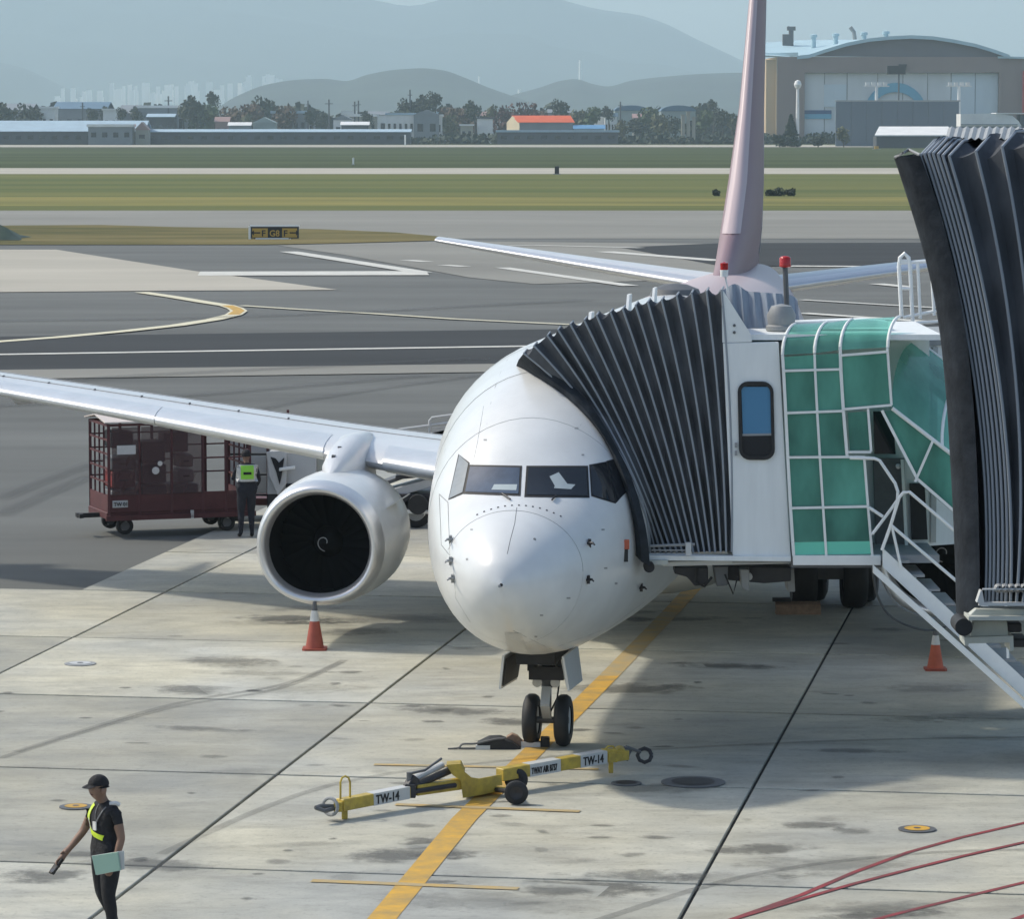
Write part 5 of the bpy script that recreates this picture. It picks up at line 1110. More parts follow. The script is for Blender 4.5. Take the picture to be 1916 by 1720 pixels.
# pose: left arm hangs holding the folder, right arm forward and down with the handset
sk, bones = base_sk(.06, ((-.03, .25, 1.12), (.04, .24, .88), (.07, .23, .82)), ((.10, -.27, 1.13), (.30, -.27, .93), (.36, -.265, .87)), (((.04, .10, .50), (.0, .10, .09)), ((.0, -.09, .50), (-.16, -.09, .10))))
pr, Wp, F, L_ = person(loc, face, 'worker in black polo and yellow sash walking left with folder and handset', sk, bones, dict(shirt='blackcloth', arm='skin', skin='skin', pants='blackcloth', shoe='black'), torso=1.28, zs=0.965)
hx = .08
# cap
def dome(c, rx, ry, rz_, n=20, m=7, zmin=-.1):
    rows_ = []
    for i in range(m + 1):
        a = pi / 2 * i / m; rows_.append([c + F * (rx * cos(a) * cos(2 * pi * k / n)) + L_ * (ry * cos(a) * sin(2 * pi * k / n)) + Vector((0, 0, rz_ * sin(a))) for k in range(n)])
    return rows_
cap = MB().grid(dome(Wp(.02 + .06, 0, 1.655), .112, .098, .105), closed=True)
cp = cap.build('cap', 'blackcloth', pr, smooth=True)
bm_ = []
for k in range(9):
    a = -1.1 + 2.2 * k / 8; bm_.append(Wp(.08 + .1 * cos(a), .095 * sin(a), 1.665))
bm2 = [Wp(.08 + .1 + .085 * cos(a * .8) - .01, .08 * sin(a), 1.635 ) for a in [-1.1 + 2.2 * k / 8 for k in range(9)]]
MB().grid([bm_, bm2]).prism([bm_[0], bm_[4], bm2[4], bm2[0]], (0, 0, .004)).build('cap_peak', 'blackcloth', cp, smooth=True)
hair = MB().grid(dome(Wp(.065, 0, 1.63), .100, .093, .03, m=3), closed=True); hair.build('hair', 'blackcloth', pr, smooth=True)
for s in (1, -1):
    MB().lathe([(-.012, .0), (-.01, .024), (.006, .03), (.012, .02), (.013, 0)], Wp(.075, s * .086, 1.60), L_ * s, 12).build('ear', 'skin', pr, smooth=True)
    MB().lathe([(-.004, .0), (-.003, .011), (.003, .008), (.004, 0)], Wp(.163, s * .032, 1.618), F, 10).build('eye', 'black', pr)
MB().tube([Wp(.158, -.022, 1.562), Wp(.168, 0, 1.56), Wp(.158, .022, 1.562)], .005, 6).build('mouth', 'maroon', pr)
# sash: bright band from right shoulder down the chest, across the belly; straps; badge
BT = BVHTree.FromObject(bpy.data.objects[pr.children[0].name], bpy.context.evaluated_depsgraph_get()) if False else None
bdo = [c for c in pr.children if c.name.startswith('body')][0]
BT = BVHTree.FromPolygons([WM[pr.name] @ v.co for v in bdo.data.vertices], [tuple(p.vertices) for p in bdo.data.polygons])
def onb(y, z, off=.012, back=False):
    o = Wp(.6 if not back else -.6, y, z); r = BT.ray_cast(o, -F if not back else F); 
    return (r[0] + (F if not back else -F) * off) if r[0] else None
def band(c, w, m, nm, par):
    c = spl([Vector((a, b, 0)) for a, b in c], 4); rows_ = [[], []]
    for i, p in enumerate(c):
        d = (c[min(i + 1, len(c) - 1)] - c[max(i - 1, 0)]).normalized(); n_ = Vector((-d.y, d.x, 0)) * w / 2
        for j, q in enumerate((p + n_, p - n_)):
            h_ = onb(q.x, q.y) or onb(p.x, p.y)
            rows_[j].append(h_ if h_ else Wp(.16, q.x, q.y))
    mid = [a.lerp(b, .5) + F * .004 for a, b in zip(*rows_)]
    return MB().grid([rows_[0], mid, rows_[1]]).build(nm, m, par, smooth=True)
sash = band([(-.10, 1.44), (-.125, 1.36), (-.12, 1.25), (-.09, 1.18), (-.03, 1.15), (.05, 1.13), (.12, 1.115)], .055, 'hivis', 'sash', pr)
band([(-.118, 1.40), (-.122, 1.30), (-.10, 1.20)], .02, 'refl', 'reflective_strip', sash)
band([(.12, 1.44), (.09, 1.36), (.04, 1.27)], .02, 'greyd', 'lanyard', pr); band([(-.02, 1.45), (.0, 1.36), (.03, 1.28)], .012, 'greyd', 'lanyard', pr)
bc_ = onb(.03, 1.235, .02)
MB().box(bc_, (.06, .012, .085), rz=-face + pi).build('badge', 'refl', pr)
MB().tube([Wp(.02, .12, 1.465), Wp(-.02, .17, 1.475), Wp(-.05, .19, 1.455)], .022, 8).build('shoulder_mark', 'refl', pr, smooth=True)
# folder and handset are things of their own
lf = Wp(.07, .29, .82)
fo = thing('folder', P(200, 1615, YP - .2), 'pale green folder held against the hip by the walking worker', 'folder')
fq = [P(172, 1603, YP - .30), P(219, 1596, YP - .36), P(224, 1630, YP - .36), P(179, 1638, YP - .30)]
MB().prism(fq, (0.01, .035, 0)).build('cover', 'folder', fo); MB().prism([p + Vector((0, .01, 0)) for p in [P(171, 1603, YP - .30), P(232, 1593, YP - .33), P(233, 1628, YP - .33), P(181, 1639, YP - .30)]], (0, .012, 0)).build('papers', 'pale', fo)
hs = thing('handset', P(120, 1621, YP), 'black handset held low in the right hand of the walking worker', 'handset')
rh = Wp(.38, -.265, .84)
MB().bar(rh + F * .10 + Vector((0, 0, -.11)), rh + F * -.02 + Vector((0, 0, .03)), .075, .035).build('body', 'black', hs, bevel=.006); MB().bar(rh + F * .09 + Vector((0, -.02, -.09)), rh + F * .03 + Vector((0, -.02, -.03)), .055, .012).build('screen', 'blackgloss', hs)
# worker at the cart, seen from behind
loc = G(462, 1006); sk, bones = base_sk(.03, ((.12, .25, 1.16), (.34, .22, 1.18), (.41, .21, 1.19)), ((.05, -.26, 1.14), (.26, -.24, 1.0), (.33, -.23, .97)), (((.02, .11, .50), (.0, .12, .09)), ((.02, -.09, .50), (-.02, -.10, .09))))
p2, Wp, F, L_ = person(loc, radians(-12), 'worker seen from behind in dark clothes and a bright green vest, beside the red cart', sk, bones, dict(shirt='navycloth', arm='navycloth', skin='skin', pants='navycloth', shoe='black'), torso=1.5)
bdo = [c for c in p2.children if c.name.startswith('body')][0]
BT = BVHTree.FromPolygons([WM[p2.name] @ v.co for v in bdo.data.vertices], [tuple(p.vertices) for p in bdo.data.polygons])
def back_sheet(y0, y1, z0_, z1_, off, nm, m, par):
    rw = []
    for i in range(7):
        r_ = []
        for j in range(9):
            y = y0 + (y1 - y0) * j / 8; z = z0_ + (z1_ - z0_) * i / 6; h_ = onb(y, z, off, True); r_.append(h_ if h_ else Wp(-.13 - off, y, z))
        rw.append(r_)
    return MB().grid(rw).build(nm, m, par, smooth=True)
vs_ = back_sheet(-.21, .21, 1.12, 1.45, .02, 'vest', 'refl', p2); back_sheet(-.13, .13, 1.17, 1.44, .03, 'vest_panel', 'hivisg', vs_)
text('CREW', .07, Wp(-.185, .09, 1.27), -L_, (0, 0, 1), 'black', 'lettering', vs_, width=.16) if False else back_sheet(-.08, .08, 1.26, 1.31, .036, 'print_band', 'blackcloth', vs_)
hr = MB().grid([[Wp(.04 + .105 * cos(a) * cos(b), .098 * cos(a) * sin(b), 1.645 + .105 * sin(a)) for b in [2 * pi * k / 18 for k in range(18)]] for a in [-.35 + (pi / 2 + .35) * i / 8 for i in range(9)]], closed=True); hr.build('hair', 'blackcloth', p2, smooth=True)
# pale notice board with a dark mark, on the loader's near side
bb([(498, 846), (536, 842), (536, 905), (520, 928), (503, 890)], .03, 'side_board', 'refl', YLd - .12)
bb([(506, 855), (516, 858), (522, 866), (532, 856), (528, 885), (523, 908), (517, 884)], .02, 'dark_mark', 'blackcloth', YLd - .16)
# ------------------------------------------------------------------ airfield furniture
def at(u, v_base): return G(u, v_base)
c = G(512, 447); s_ = c.y / FOC
sg = thing('taxiway_sign', c, 'low taxiway sign with black G8 panel between yellow arrow panels on the grass island', 'sign')
def sq(u0, u1, v0, v1, dy, nm, m, off=0, par=sg, Y=c.y): return MB().prism([P(u0, v0, Y + off), P(u1, v0, Y + off), P(u1, v1, Y + off), P(u0, v1, Y + off)], (0, dy, 0)).build(nm, m, par)
M['signy'] = mat('sign_yellow', (.50, .32, .06), .5); M['signb'] = mat('sign_black', (.012, .012, .01), .5)
sq(469, 559, 423, 446, .25, 'housing', 'dkmetal'); sq(472, 501, 427, 444, .02, 'yellow_panel', 'signy', -.03); sq(502, 527, 426, 445, .02, 'black_panel', 'signb', -.03); sq(528, 556, 427, 444, .02, 'yellow_panel', 'signy', -.03)
sq(468, 560, 421, 424, .3, 'top_trim', 'white', -.03); sq(478, 540, 445, 448, .2, 'base_beam', 'white', -.03); sq(465, 469, 423, 449, .3, 'end_plate', 'white', -.04)
for w_, u, m in (('F', 489, 'signb'), ('G8', 504, 'signy'), ('F', 530, 'signb')): text(w_, .62, P(u, 442, c.y - .06), (1, 0, 0), (0, 0, 1), m, 'lettering', sg, width=(.72 if len(w_) > 1 else .3))
for x0_, x1_ in ((487, 475), (542, 554)):
    a, b = P(x0_, 435.5, c.y - .05), P(x1_, 435.5, c.y - .05); d = (b - a).normalized()
    MB().bar(a, b, .02, .09).prism([b + d * .18, b + Vector((0, 0, .2)), b - Vector((0, 0, .2))], (0, .01, 0)).build('arrow', 'signb', sg)
MB().box(G(1610, 0) if False else P(543, 449, c.y), (.1, .1, .2)).build('leg', 'white', sg)
def post(u, vt, vb, w, lab, m, nm='marker_post', cat='marker post'):
    b = G((u), vb); hgt = (vb - vt) * b.y / FOC; t = thing(nm, b, lab, cat)
    MB().box(b + Vector((0, 0, hgt / 2)), (w, w, hgt)).build('post', m, t, bevel=.02); MB().box(b + Vector((0, 0, .05)), (w * 1.8, w * 1.8, .1)).build('base', 'grey', t)
post(1042, 311, 326, .7, 'black squat marker standing on the far runway edge', 'black'); post(661, 295, 308, .35, 'white and dark marker post on the far grass left of the aircraft', 'white'); post(758, 252, 271, .55, 'tall white marker post before the perimeter buildings', 'white')
post(1640, 273, 279, 1.3, 'small bright yellow marker on the far grass edge left of the near bellows', 'yellow_line')
# mound
mb = MB(); pts = [(-90, 448), (-40, 421), (0, 420), (14, 427), (24, 437), (40, 448)]; c = G(0, 448)
rw = [[P(u, v, c.y + d) if True else None for u, v in pts] for d in (0, 4)]; rw = [[Vector((p.x, p.y, p.z if 0 < k < len(pts) - 1 else 0)) for k, p in enumerate(r)] for r in rw]
base0 = [Vector((p.x, c.y - 1.5, 0)) for p in rw[0]]; M['tarp'] = mat('green_tarpaulin', (.045, .075, .05), .7, noise=.3, nscale=.6)
solo(MB().grid([base0] + rw + [[Vector((p.x, c.y + 6, 0)) for p in rw[0]]]), 'covered_mound', 'tarp', 'dark green tarpaulin-covered mound at the left end of the grass island', 'mound', smooth=True)
# ------------------------------------------------------------------ plants
def leafy(rx, ry, rz_, n, size, seed, mname, nm, par, c, lobes=5, trunk=True, coneish=False):
    r = random.Random(seed); mb = MB(); L = [(Vector((r.uniform(-.45, .45) * rx, r.uniform(-.45, .45) * ry, r.uniform(-.3, .55) * rz_)), r.uniform(.45, .75)) for _ in range(lobes)]
    for _ in range(n):
        if coneish:
            h_ = r.random() ** 1.3; a = r.uniform(0, 2 * pi); rr_ = (1 - h_) * rx * (.7 + .4 * r.random()); p = Vector((cos(a) * rr_, sin(a) * rr_, (h_ * 2 - 1) * rz_))
        else:
            lc, lr = r.choice(L); d = Vector((r.gauss(0, 1), r.gauss(0, 1), r.gauss(0, 1))).normalized() * (r.random() ** .35); p = lc + Vector((d.x * rx * lr, d.y * ry * lr, d.z * rz_ * lr))
        x = Vector((r.gauss(0, 1), r.gauss(0, 1), r.gauss(0, 1))).normalized(); y = x.orthogonal().normalized(); s = size * r.uniform(.6, 1.3)
        q = c + p; mb.add([q - x * s, q + y * s * .8, q + x * s, q - y * s * .8], [(0, 1, 2, 3)])
    return mb
FOL = {}
for k, cc in dict(dark=(.035, .055, .03), green=(.08, .12, .045), olive=(.11, .115, .05), brown=(.13, .085, .05), red=(.12, .055, .045)).items():
    FOL[k] = M['leaf_' + k] = mat('leaf_' + k, cc, .8, noise=.45, nscale=.5, rnd=.15)
M['bark'] = mat('bark', (.07, .055, .04), .9)
PRO = {}
TREES = [(18, 179, 30, 'dark', 34), (60, 183, 30, 'dark', 38), (95, 187, 16, 'dark', 26), (178, 190, 14, 'dark', 22), (205, 186, 18, 'dark', 26), (232, 188, 12, 'dark', 20), (262, 186, 18, 'dark', 28), (300, 190, 14, 'dark', 20), (345, 200, 18, 'olive', 26),
         (370, 186, 40, 'dark', 34), (403, 176, 22, 'dark', 30), (385, 203, 42, 'green', 48), (362, 214, 26, 'olive', 30), (432, 198, 30, 'brown', 40), (452, 204, 26, 'red', 30), (472, 190, 34, 'brown', 40), (500, 188, 36, 'dark', 42), (535, 193, 34, 'brown', 36), (468, 212, 24, 'olive', 30), (548, 212, 22, 'dark', 28),
         (585, 210, 22, 'dark', 24), (610, 214, 20, 'dark', 22), (690, 212, 20, 'dark', 22), (770, 192, 34, 'dark', 36), (800, 184, 36, 'dark', 42), (815, 177, 22, 'dark', 26), (838, 196, 34, 'brown', 38), (862, 198, 32, 'brown', 36), (888, 194, 30, 'dark', 34), (845, 212, 38, 'olive', 40), (872, 216, 34, 'brown', 34),
         (925, 196, 26, 'olive', 30), (950, 198, 40, 'red', 44), (985, 196, 42, 'red', 48), (1010, 204, 28, 'brown', 34), (1050, 192, 26, 'dark', 34), (1085, 208, 32, 'olive', 36), (1108, 206, 26, 'green', 30), (1138, 203, 20, 'dark', 26), (1165, 224, 24, 'olive', 26), (1210, 208, 34, 'green', 40), (1235, 216, 30, 'olive', 32),
         (1262, 222, 26, 'dark', 30), (1318, 212, 26, 'green', 34), (1333, 190, 16, 'dark', 24), (1350, 208, 24, 'dark', 34), (1368, 214, 20, 'olive', 30), (1196, 228, 40, 'dark', 26), (1290, 236, 34, 'dark', 24)]
CN = dict(dark='dark', green='mid green', olive='yellowish olive', brown='brown', red='reddish brown')
ORD = ['first', 'second', 'third', 'fourth', 'fifth', 'sixth', 'seventh', 'eighth', 'ninth', 'tenth', 'eleventh', 'twelfth', 'thirteenth', 'fourteenth', 'fifteenth', 'sixteenth', 'seventeenth', 'eighteenth', 'nineteenth', 'twentieth', 'twenty-first', 'twenty-second', 'twenty-third', 'twenty-fourth', 'twenty-fifth', 'twenty-sixth', 'twenty-seventh']
cnt = {}
for i, (u, vt, w_, kd, _h) in enumerate(sorted(TREES)):
    D = 1560 + (i * 37) % 90; s = D / FOC; H = CAMH + (VH + 3 - vt) * s + 0.0; Wd = w_ * s * 0.72
    x = (u - W0 / 2) * s; key = (kd, i % 2)
    cnt[kd] = cnt.get(kd, 0) + 1
    lab = '%s tree, %s of that tint from the left in the far tree line' % (CN[kd], ORD[cnt[kd] - 1])
    if u < 320: H *= .78; Wd *= 1.3
    t = thing('tree', (x, D, 0), lab, 'tree', 'trees in the far tree line')
    if key not in PRO:
        m0 = leafy(1, 1, 1, 520, .13, i * 3 + 1, None, None, None, Vector((0, 0, 0)), 6); o = m0.build('crown', 'leaf_' + kd); PRO[key] = o.data; o.name = 'crown'
        o.parent = t; WM[o.name] = WM[t.name]
    else:
        o = bpy.data.objects.new('crown', PRO[key]); COL.objects.link(o); o.parent = t
    ch_ = min(H * .5, Wd * 1.25); o.location = (0, 0, H - ch_ * .95); o.scale = (Wd, Wd, ch_)
    MB().tube([Vector((x, D, 0)), Vector((x + .3, D, H * .35)), Vector((x, D, H * .7))], [.5, .4, .2], 6).build('trunk', 'bark', t)
cs = G(1478, 250); D = 1300; s = D / FOC
t = thing('tree', ((1478 - 958) * s, D, 0), 'dark conical conifer in front of the hangar wall below the radar pole', 'tree')
o = leafy(3.6, 3.6, 5.2, 900, .7, 5, None, None, None, Vector(((1478 - 958) * s, D, 5.6)), coneish=True).build('crown', 'leaf_dark', t); MB().tube([Vector(((1478 - 958) * s, D, 0)), Vector(((1478 - 958) * s, D, 9))], [.4, .1], 6).build('trunk', 'bark', t)
for (u, lab, w_, h_, kd) in ((1567, 'small olive tree at the left end of the dark blast wall', 2.6, 3.6, 'olive'), (1450, 'low dark bush at the foot of the tan hangar corner', 3, 2, 'dark'), (1520, 'low dark bush right of the conical conifer', 3, 1.8, 'dark')):
    t = thing('tree', ((u - 958) * s, D - 20, 0), lab, 'tree'); leafy(w_, w_, h_, 500, .4, u, None, None, None, Vector(((u - 958) * s, D - 20, h_ * 1.1))).build('crown', 'leaf_' + kd, t); MB().tube([Vector(((u - 958) * s, D - 20, 0)), Vector(((u - 958) * s, D - 20, h_))], .15, 6).build('trunk', 'bark', t)
b0 = G(1340, 366).y; s = b0 / FOC
for (u, w_, h_, lab) in ((1341, .65, .55, 'small dark round bush on the grass left of the tail fin'), (1436, .9, .55, 'dark low bush on the grass just right of the tail fin'), (1458, .9, .6, 'dark low bush in the middle of the row right of the tail fin'), (1478, .8, .55, 'dark low bush at the right end of the row beside the tail fin')):
    t = thing('bush', ((u - 958) * s, b0, 0), lab, 'bush', 'dark bushes on the grass field'); leafy(w_, w_, h_, 420, .13, u, None, None, None, Vector(((u - 958) * s, b0, h_ * .5))).build('foliage', 'leaf_dark', t)
    MB().tube([Vector(((u - 958) * s, b0, 0)), Vector(((u - 958) * s, b0, h_))], .05, 5).build('stem', 'bark', t)
# perimeter hedge: nobody could count its shrubs
r = random.Random(11); mb = MB(); Dh = 1500; s = Dh / FOC
for _ in range(7200):
    u = r.uniform(-80, 2600); hh = 2.3 + 1.4 * sin(u * .05) * sin(u * .013 + 1) + r.uniform(0, 1.5); p = Vector(((u - 958) * s, Dh + r.uniform(-6, 6), r.uniform(-.2, hh)))
    x = Vector((r.gauss(0, 1), r.gauss(0, 1), r.gauss(0, 1))).normalized(); y = x.orthogonal().normalized(); q = r.uniform(.6, 1.4); mb.add([p - x * q, p + y * q, p + x * q, p - y * q], [(0, 1, 2, 3)])
tag(mb.build('hedge', 'leaf_dark'), 'long dark hedge along the far airfield boundary', 'hedge', kind='stuff')
r = random.Random(12); mb = MB(); Dh = 1800; s = Dh / FOC
for _ in range(9000):
    u = r.uniform(-80, 1420); hh = 10 + 4.5 * sin(u * .021 + 2) * sin(u * .047) + r.uniform(0, 4); p = Vector(((u - 958) * s, Dh + r.uniform(-20, 20), r.uniform(0, max(2, hh))))
    x = Vector((r.gauss(0, 1), r.gauss(0, 1), r.gauss(0, 1))).normalized(); y = x.orthogonal().normalized(); q = r.uniform(1.0, 2.6); mb.add([p - x * q, p + y * q, p + x * q, p - y * q], [(0, 1, 2, 3)])
tag(mb.build('far_wood', 'leaf_dark'), 'far dark wood filling the gaps between the village houses', 'wood', kind='stuff')
# ------------------------------------------------------------------ village and sheds
for k, cc in dict(b_white=(.82, .81, .78), b_grey=(.22, .24, .26), b_dark=(.07, .075, .085), b_blue=(.10, .18, .26), b_cream=(.78, .66, .45), b_orange=(.75, .12, .03), b_lblue=(.38, .50, .58), b_pink=(.35, .22, .2), b_green=(.32, .38, .36), b_bright=(.10, .27, .48), b_tan=(.36, .34, .28)).items(): M[k] = mat(k, cc, .6, noise=.15, nscale=.2)
def bld(u0, u1, vt, D, wall, roof, kind, lab, depth=14, ve=None, win=0, cat='building', nm='building', base=-.5):
    s = D / FOC; x0, x1 = (u0 - 958) * s, (u1 - 958) * s; zt = CAMH + (VH - vt) * s; ze = CAMH + (VH - (ve if ve else vt + 6)) * s
    t = thing(nm, ((x0 + x1) / 2, D, 0), lab, cat)
    MB().box(((x0 + x1) / 2, D + depth / 2, (ze + base) / 2), (x1 - x0, depth, ze - base)).build('wall', wall, t)
    xm = (x0 + x1) / 2; y0, y1 = D - .4, D + depth + .4; e = .5; zb = ze + .01
    if kind == 'flat': MB().box((xm, D + depth / 2, (ze + zt) / 2), (x1 - x0 + 1, depth + 1, zt - ze)).build('roof', roof, t)
    elif kind == 'gable': MB().prism([(xm - (x1 - x0) / 2 - e, y0, zb), (xm + (x1 - x0) / 2 + e, y0, zb), (xm + (x1 - x0) / 2 + e, (y0 + y1) / 2, zt), (xm - (x1 - x0) / 2 - e, (y0 + y1) / 2, zt)], (0, 0, .15)).prism([(x0 - e, y1, zb), (x1 + e, y1, zb), (x1 + e, (y0 + y1) / 2, zt), (x0 - e, (y0 + y1) / 2, zt)], (0, 0, .15)).build('roof', roof, t)
    elif kind == 'front': MB().prism([(x0 - e, y0, zb), (x1 + e, y0, zb), (xm, y0, zt)], (0, depth + .8, 0)).build('roof', roof, t)
    elif kind == 'arch': MB().prism([(xm + (x1 - x0) / 2 * cos(a) * 1.03, y0, zb + (zt - zb) * sin(a)) for a in [pi * k / 12 for k in range(13)]], (0, depth + .8, 0)).build('roof', roof, t)
    for k in range(win):
        xx = x0 + (x1 - x0) * (k + .5) / win; MB().box((xx, D - .03, ze * .55), ((x1 - x0) / win * .45, .12, ze * .28)).build('window', 'blackgloss', t)
    return t
bld(-40, 272, 226, 1455, 'b_dark', 'b_lblue', 'gable', 'long pale-blue roofed shed with dark walls at the far left boundary', 30, 246, 14)
bld(272, 768, 242, 1470, 'b_dark', 'b_lblue', 'gable', 'very long low dark shed with thin pale roof line, centre left', 20, 247, 20)
bld(168, 250, 232, 1440, 'b_grey', 'b_white', 'flat', 'low grey block with white edge in front of the pale-blue shed', 10, 237, 4)
bld(256, 280, 228, 1445, 'b_tan', 'b_pink', 'front', 'small hut with brownish pointed roof at the end of the pale-blue shed', 8, 243, 1)
bld(104, 202, 191, 1620, 'b_grey', 'b_blue', 'gable', 'large warehouse with blue pitched roof behind the pale-blue shed', 30, 204, 5)
bld(-30, 62, 194, 1640, 'b_grey', 'b_grey', 'gable', 'grey warehouse at the far left edge behind the pale-blue shed', 30, 206, 4)
bld(80, 106, 199, 1600, 'b_white', 'b_white', 'flat', 'small white box building left of the blue-roofed warehouse', 12, 203, 2)
bld(196, 222, 203, 1600, 'b_white', 'b_white', 'flat', 'small white building right of the blue-roofed warehouse', 12, 206, 2)
bld(228, 262, 197, 1610, 'b_grey', 'b_grey', 'gable', 'grey warehouse with sloping end left of the white-roofed one', 20, 212, 2)
bld(262, 348, 197, 1600, 'b_grey', 'b_white', 'flat', 'wide grey warehouse with a flat white roof edge', 26, 202, 6)
bld(278, 328, 213, 1580, 'b_dark', 'b_lblue', 'gable', 'low shed with pale blue roof in front of the flat white-roofed warehouse', 14, 219, 3)
bld(405, 430, 219, 1570, 'b_pink', 'b_pink', 'gable', 'small pinkish house in the village left of centre', 9, 228, 2)
bld(430, 470, 229, 1550, 'b_grey', 'b_white', 'gable', 'white-roofed low house between pinkish and greenish houses', 9, 235, 2)
bld(475, 517, 219, 1560, 'b_green', 'b_green', 'front', 'house with pale greenish hipped roof in the village left of centre', 12, 230, 3)
bld(510, 575, 207, 1600, 'b_grey', 'b_lblue', 'flat', 'long low grey building with pale blue roof line behind the greenish house', 16, 212, 5)
bld(625, 660, 215, 1570, 'b_white', 'b_grey', 'front', 'white gable-fronted house left of the white row', 12, 224, 2)
bld(655, 705, 213, 1600, 'b_tan', 'b_white', 'flat', 'white flat-roofed row right of the gable-fronted white house', 14, 218, 4)
bld(640, 690, 228, 1550, 'b_dark', 'b_white', 'gable', 'low shed with white roof before the white row', 10, 234, 3)
bld(724, 776, 211, 1570, 'b_white', 'b_lblue', 'flat', 'two-storey white house beside the grey gabled hall', 14, 215, 5)
bld(775, 822, 205, 1560, 'b_grey', 'b_grey', 'front', 'blue-grey gabled hall right of the two-storey white house', 20, 215, 2)
bld(816, 828, 214, 1562, 'b_white', 'b_white', 'flat', 'narrow white annex on the right of the blue-grey gabled hall', 8, 218, 1)
bld(862, 885, 232, 1550, 'b_tan', 'b_white', 'flat', 'low white block left of the orange-roofed hall', 8, 235, 2)
bld(893, 922, 219, 1555, 'b_white', 'b_dark', 'flat', 'white block with dark roof edge just left of the orange-roofed hall', 10, 222, 0)
rv = random.Random(31)
for k in range(22):
    u = 20 + k * 56 + rv.uniform(-16, 16); w_ = rv.uniform(18, 40); vt = rv.uniform(203, 216); wl = ('b_white', 'b_tan', 'b_grey', 'b_white')[k % 4]; rf = ('b_grey', 'b_white', 'b_lblue', 'b_pink', 'b_dark', 'b_white')[k % 6]
    bld(u, u + w_, vt, 1665 + rv.uniform(-15, 15), wl, rf, ('gable', 'front', 'flat')[k % 3], '%s house with %s roof, %s from the left among the back-row village houses' % (dict(b_white='white', b_tan='tan', b_grey='grey')[wl], dict(b_grey='grey', b_white='white', b_lblue='pale blue', b_pink='pinkish', b_dark='dark')[rf], ORD[k]), 12, vt + rv.uniform(4, 8), rv.randint(2, 5), 'building', 'village_house')
# orange hall
D = 1530; s = D / FOC
oh = thing('building', ((1012 - 958) * s, D, 0), 'hall with vivid orange roof and sunlit cream gable end', 'building')
zt = CAMH + (VH - 217) * s; ze = CAMH + (VH - 229) * s; X0, X1, X2 = (948 - 958) * s, (972 - 958) * s, (1072 - 958) * s
MB().prism([(X1, D, -.5), (X2, D, -.5), (X2, D, ze), (X1, D, ze)], (0, 14, 0)).build('wall', 'b_grey', oh)
MB().prism([(X1 - .02, D, 0), (X1 - .02, D, ze), (X1 - 3, D + 4, zt), (X0, D + 9, ze), (X0, D + 9, 0)], (.3, .3, 0)).build('gable_wall', 'b_cream', oh)  # cream gable against grey front, sun and shade are in the colours
MB().prism([(X1 - .6, D - .5, ze), (X2 + .6, D - .5, ze), (X2 - 1, D + 5, zt), (X1 - 3.2, D + 5, zt)], (0, .2, .25)).build('roof', 'b_orange', oh)
for k in range(7): MB().box((X1 + 2 + k * 2.9, D - .05, 1.6), (1.6, .15, 2.4)).build('window', 'b_dark', oh)
bld(1074, 1130, 234, 1525, 'b_lblue', 'b_bright', 'gable', 'low building with bright blue roof right of the orange-roofed hall', 12, 241, 0)
bld(930, 1156, 243, 1490, 'b_dark', 'b_lblue', 'flat', 'long low open shed with pale flat roof below the orange-roofed hall', 10, 247, 9)
bld(1150, 1212, 197, 1700, 'b_green', 'b_blue', 'arch', 'hall with dark blue arched roof right of centre', 30, 207, 3)
bld(1236, 1300, 197, 1700, 'b_green', 'b_blue', 'arch', 'second hall with dark blue arched roof, nearer the tail fin', 30, 208, 3)
for k, u in enumerate((1277, 1287, 1297)): bld(u - 3, u + 3, (214, 208, 218)[k], 1520, 'b_cream' if False else 'b_tan', 'b_tan', 'flat', ('left', 'middle and tallest', 'right')[k] + ' one of three narrow pale silos left of the tail fin', 4, (215, 209, 219)[k], 0, 'silo', 'silo')
for k, (u, vt) in enumerate(((158 * 1, 192), (318, 180), (578, 188), (617, 186), (665, 190), (672, 188), (768, 168), (1160, 190))):
    D = 1600; s = D / FOC; p = Vector(((u - 958) * s, D, 0)); zt = CAMH + (VH - vt) * s
    t = thing('utility_pole', p, '%s thin utility pole from the left above the village roofs' % ORD[k], 'pole', 'utility poles in the village')
    MB().tube([p, p + Vector((0, 0, zt))], .35, 6).build('pole', 'greyd', t); MB().box(p + Vector((0, 0, zt * .9)), (3.4 if k in (3, 1) else 2, .3, .3)).build('crossarm', 'greyd', t)
# parked trucks by the perimeter
for k, (u, lab) in enumerate(((650, 'small white truck parked in the gap of the far hedge'), (605, 'tan parked van by the far hedge'))):
    D = 1478; s = D / FOC; x = (u - 958) * s; t = thing('parked_truck', (x, D, 0), lab, 'truck')
    MB().box((x, D, 2.2), (4.6, 2.2, 2.6)).build('cargo_box', ('b_white', 'b_tan')[k], t, bevel=.1); MB().box((x + 3.1, D, 1.6), (1.5, 2, 1.8)).build('cab', 'b_white', t, bevel=.1)
    for dx in (-1.4, 2.8): MB().lathe([(-.2, 0), (-.2, .5), (.2, .5), (.2, 0)], (x + dx, D - 1, .5), (0, 1, 0), 14).build('wheel', 'black', t)
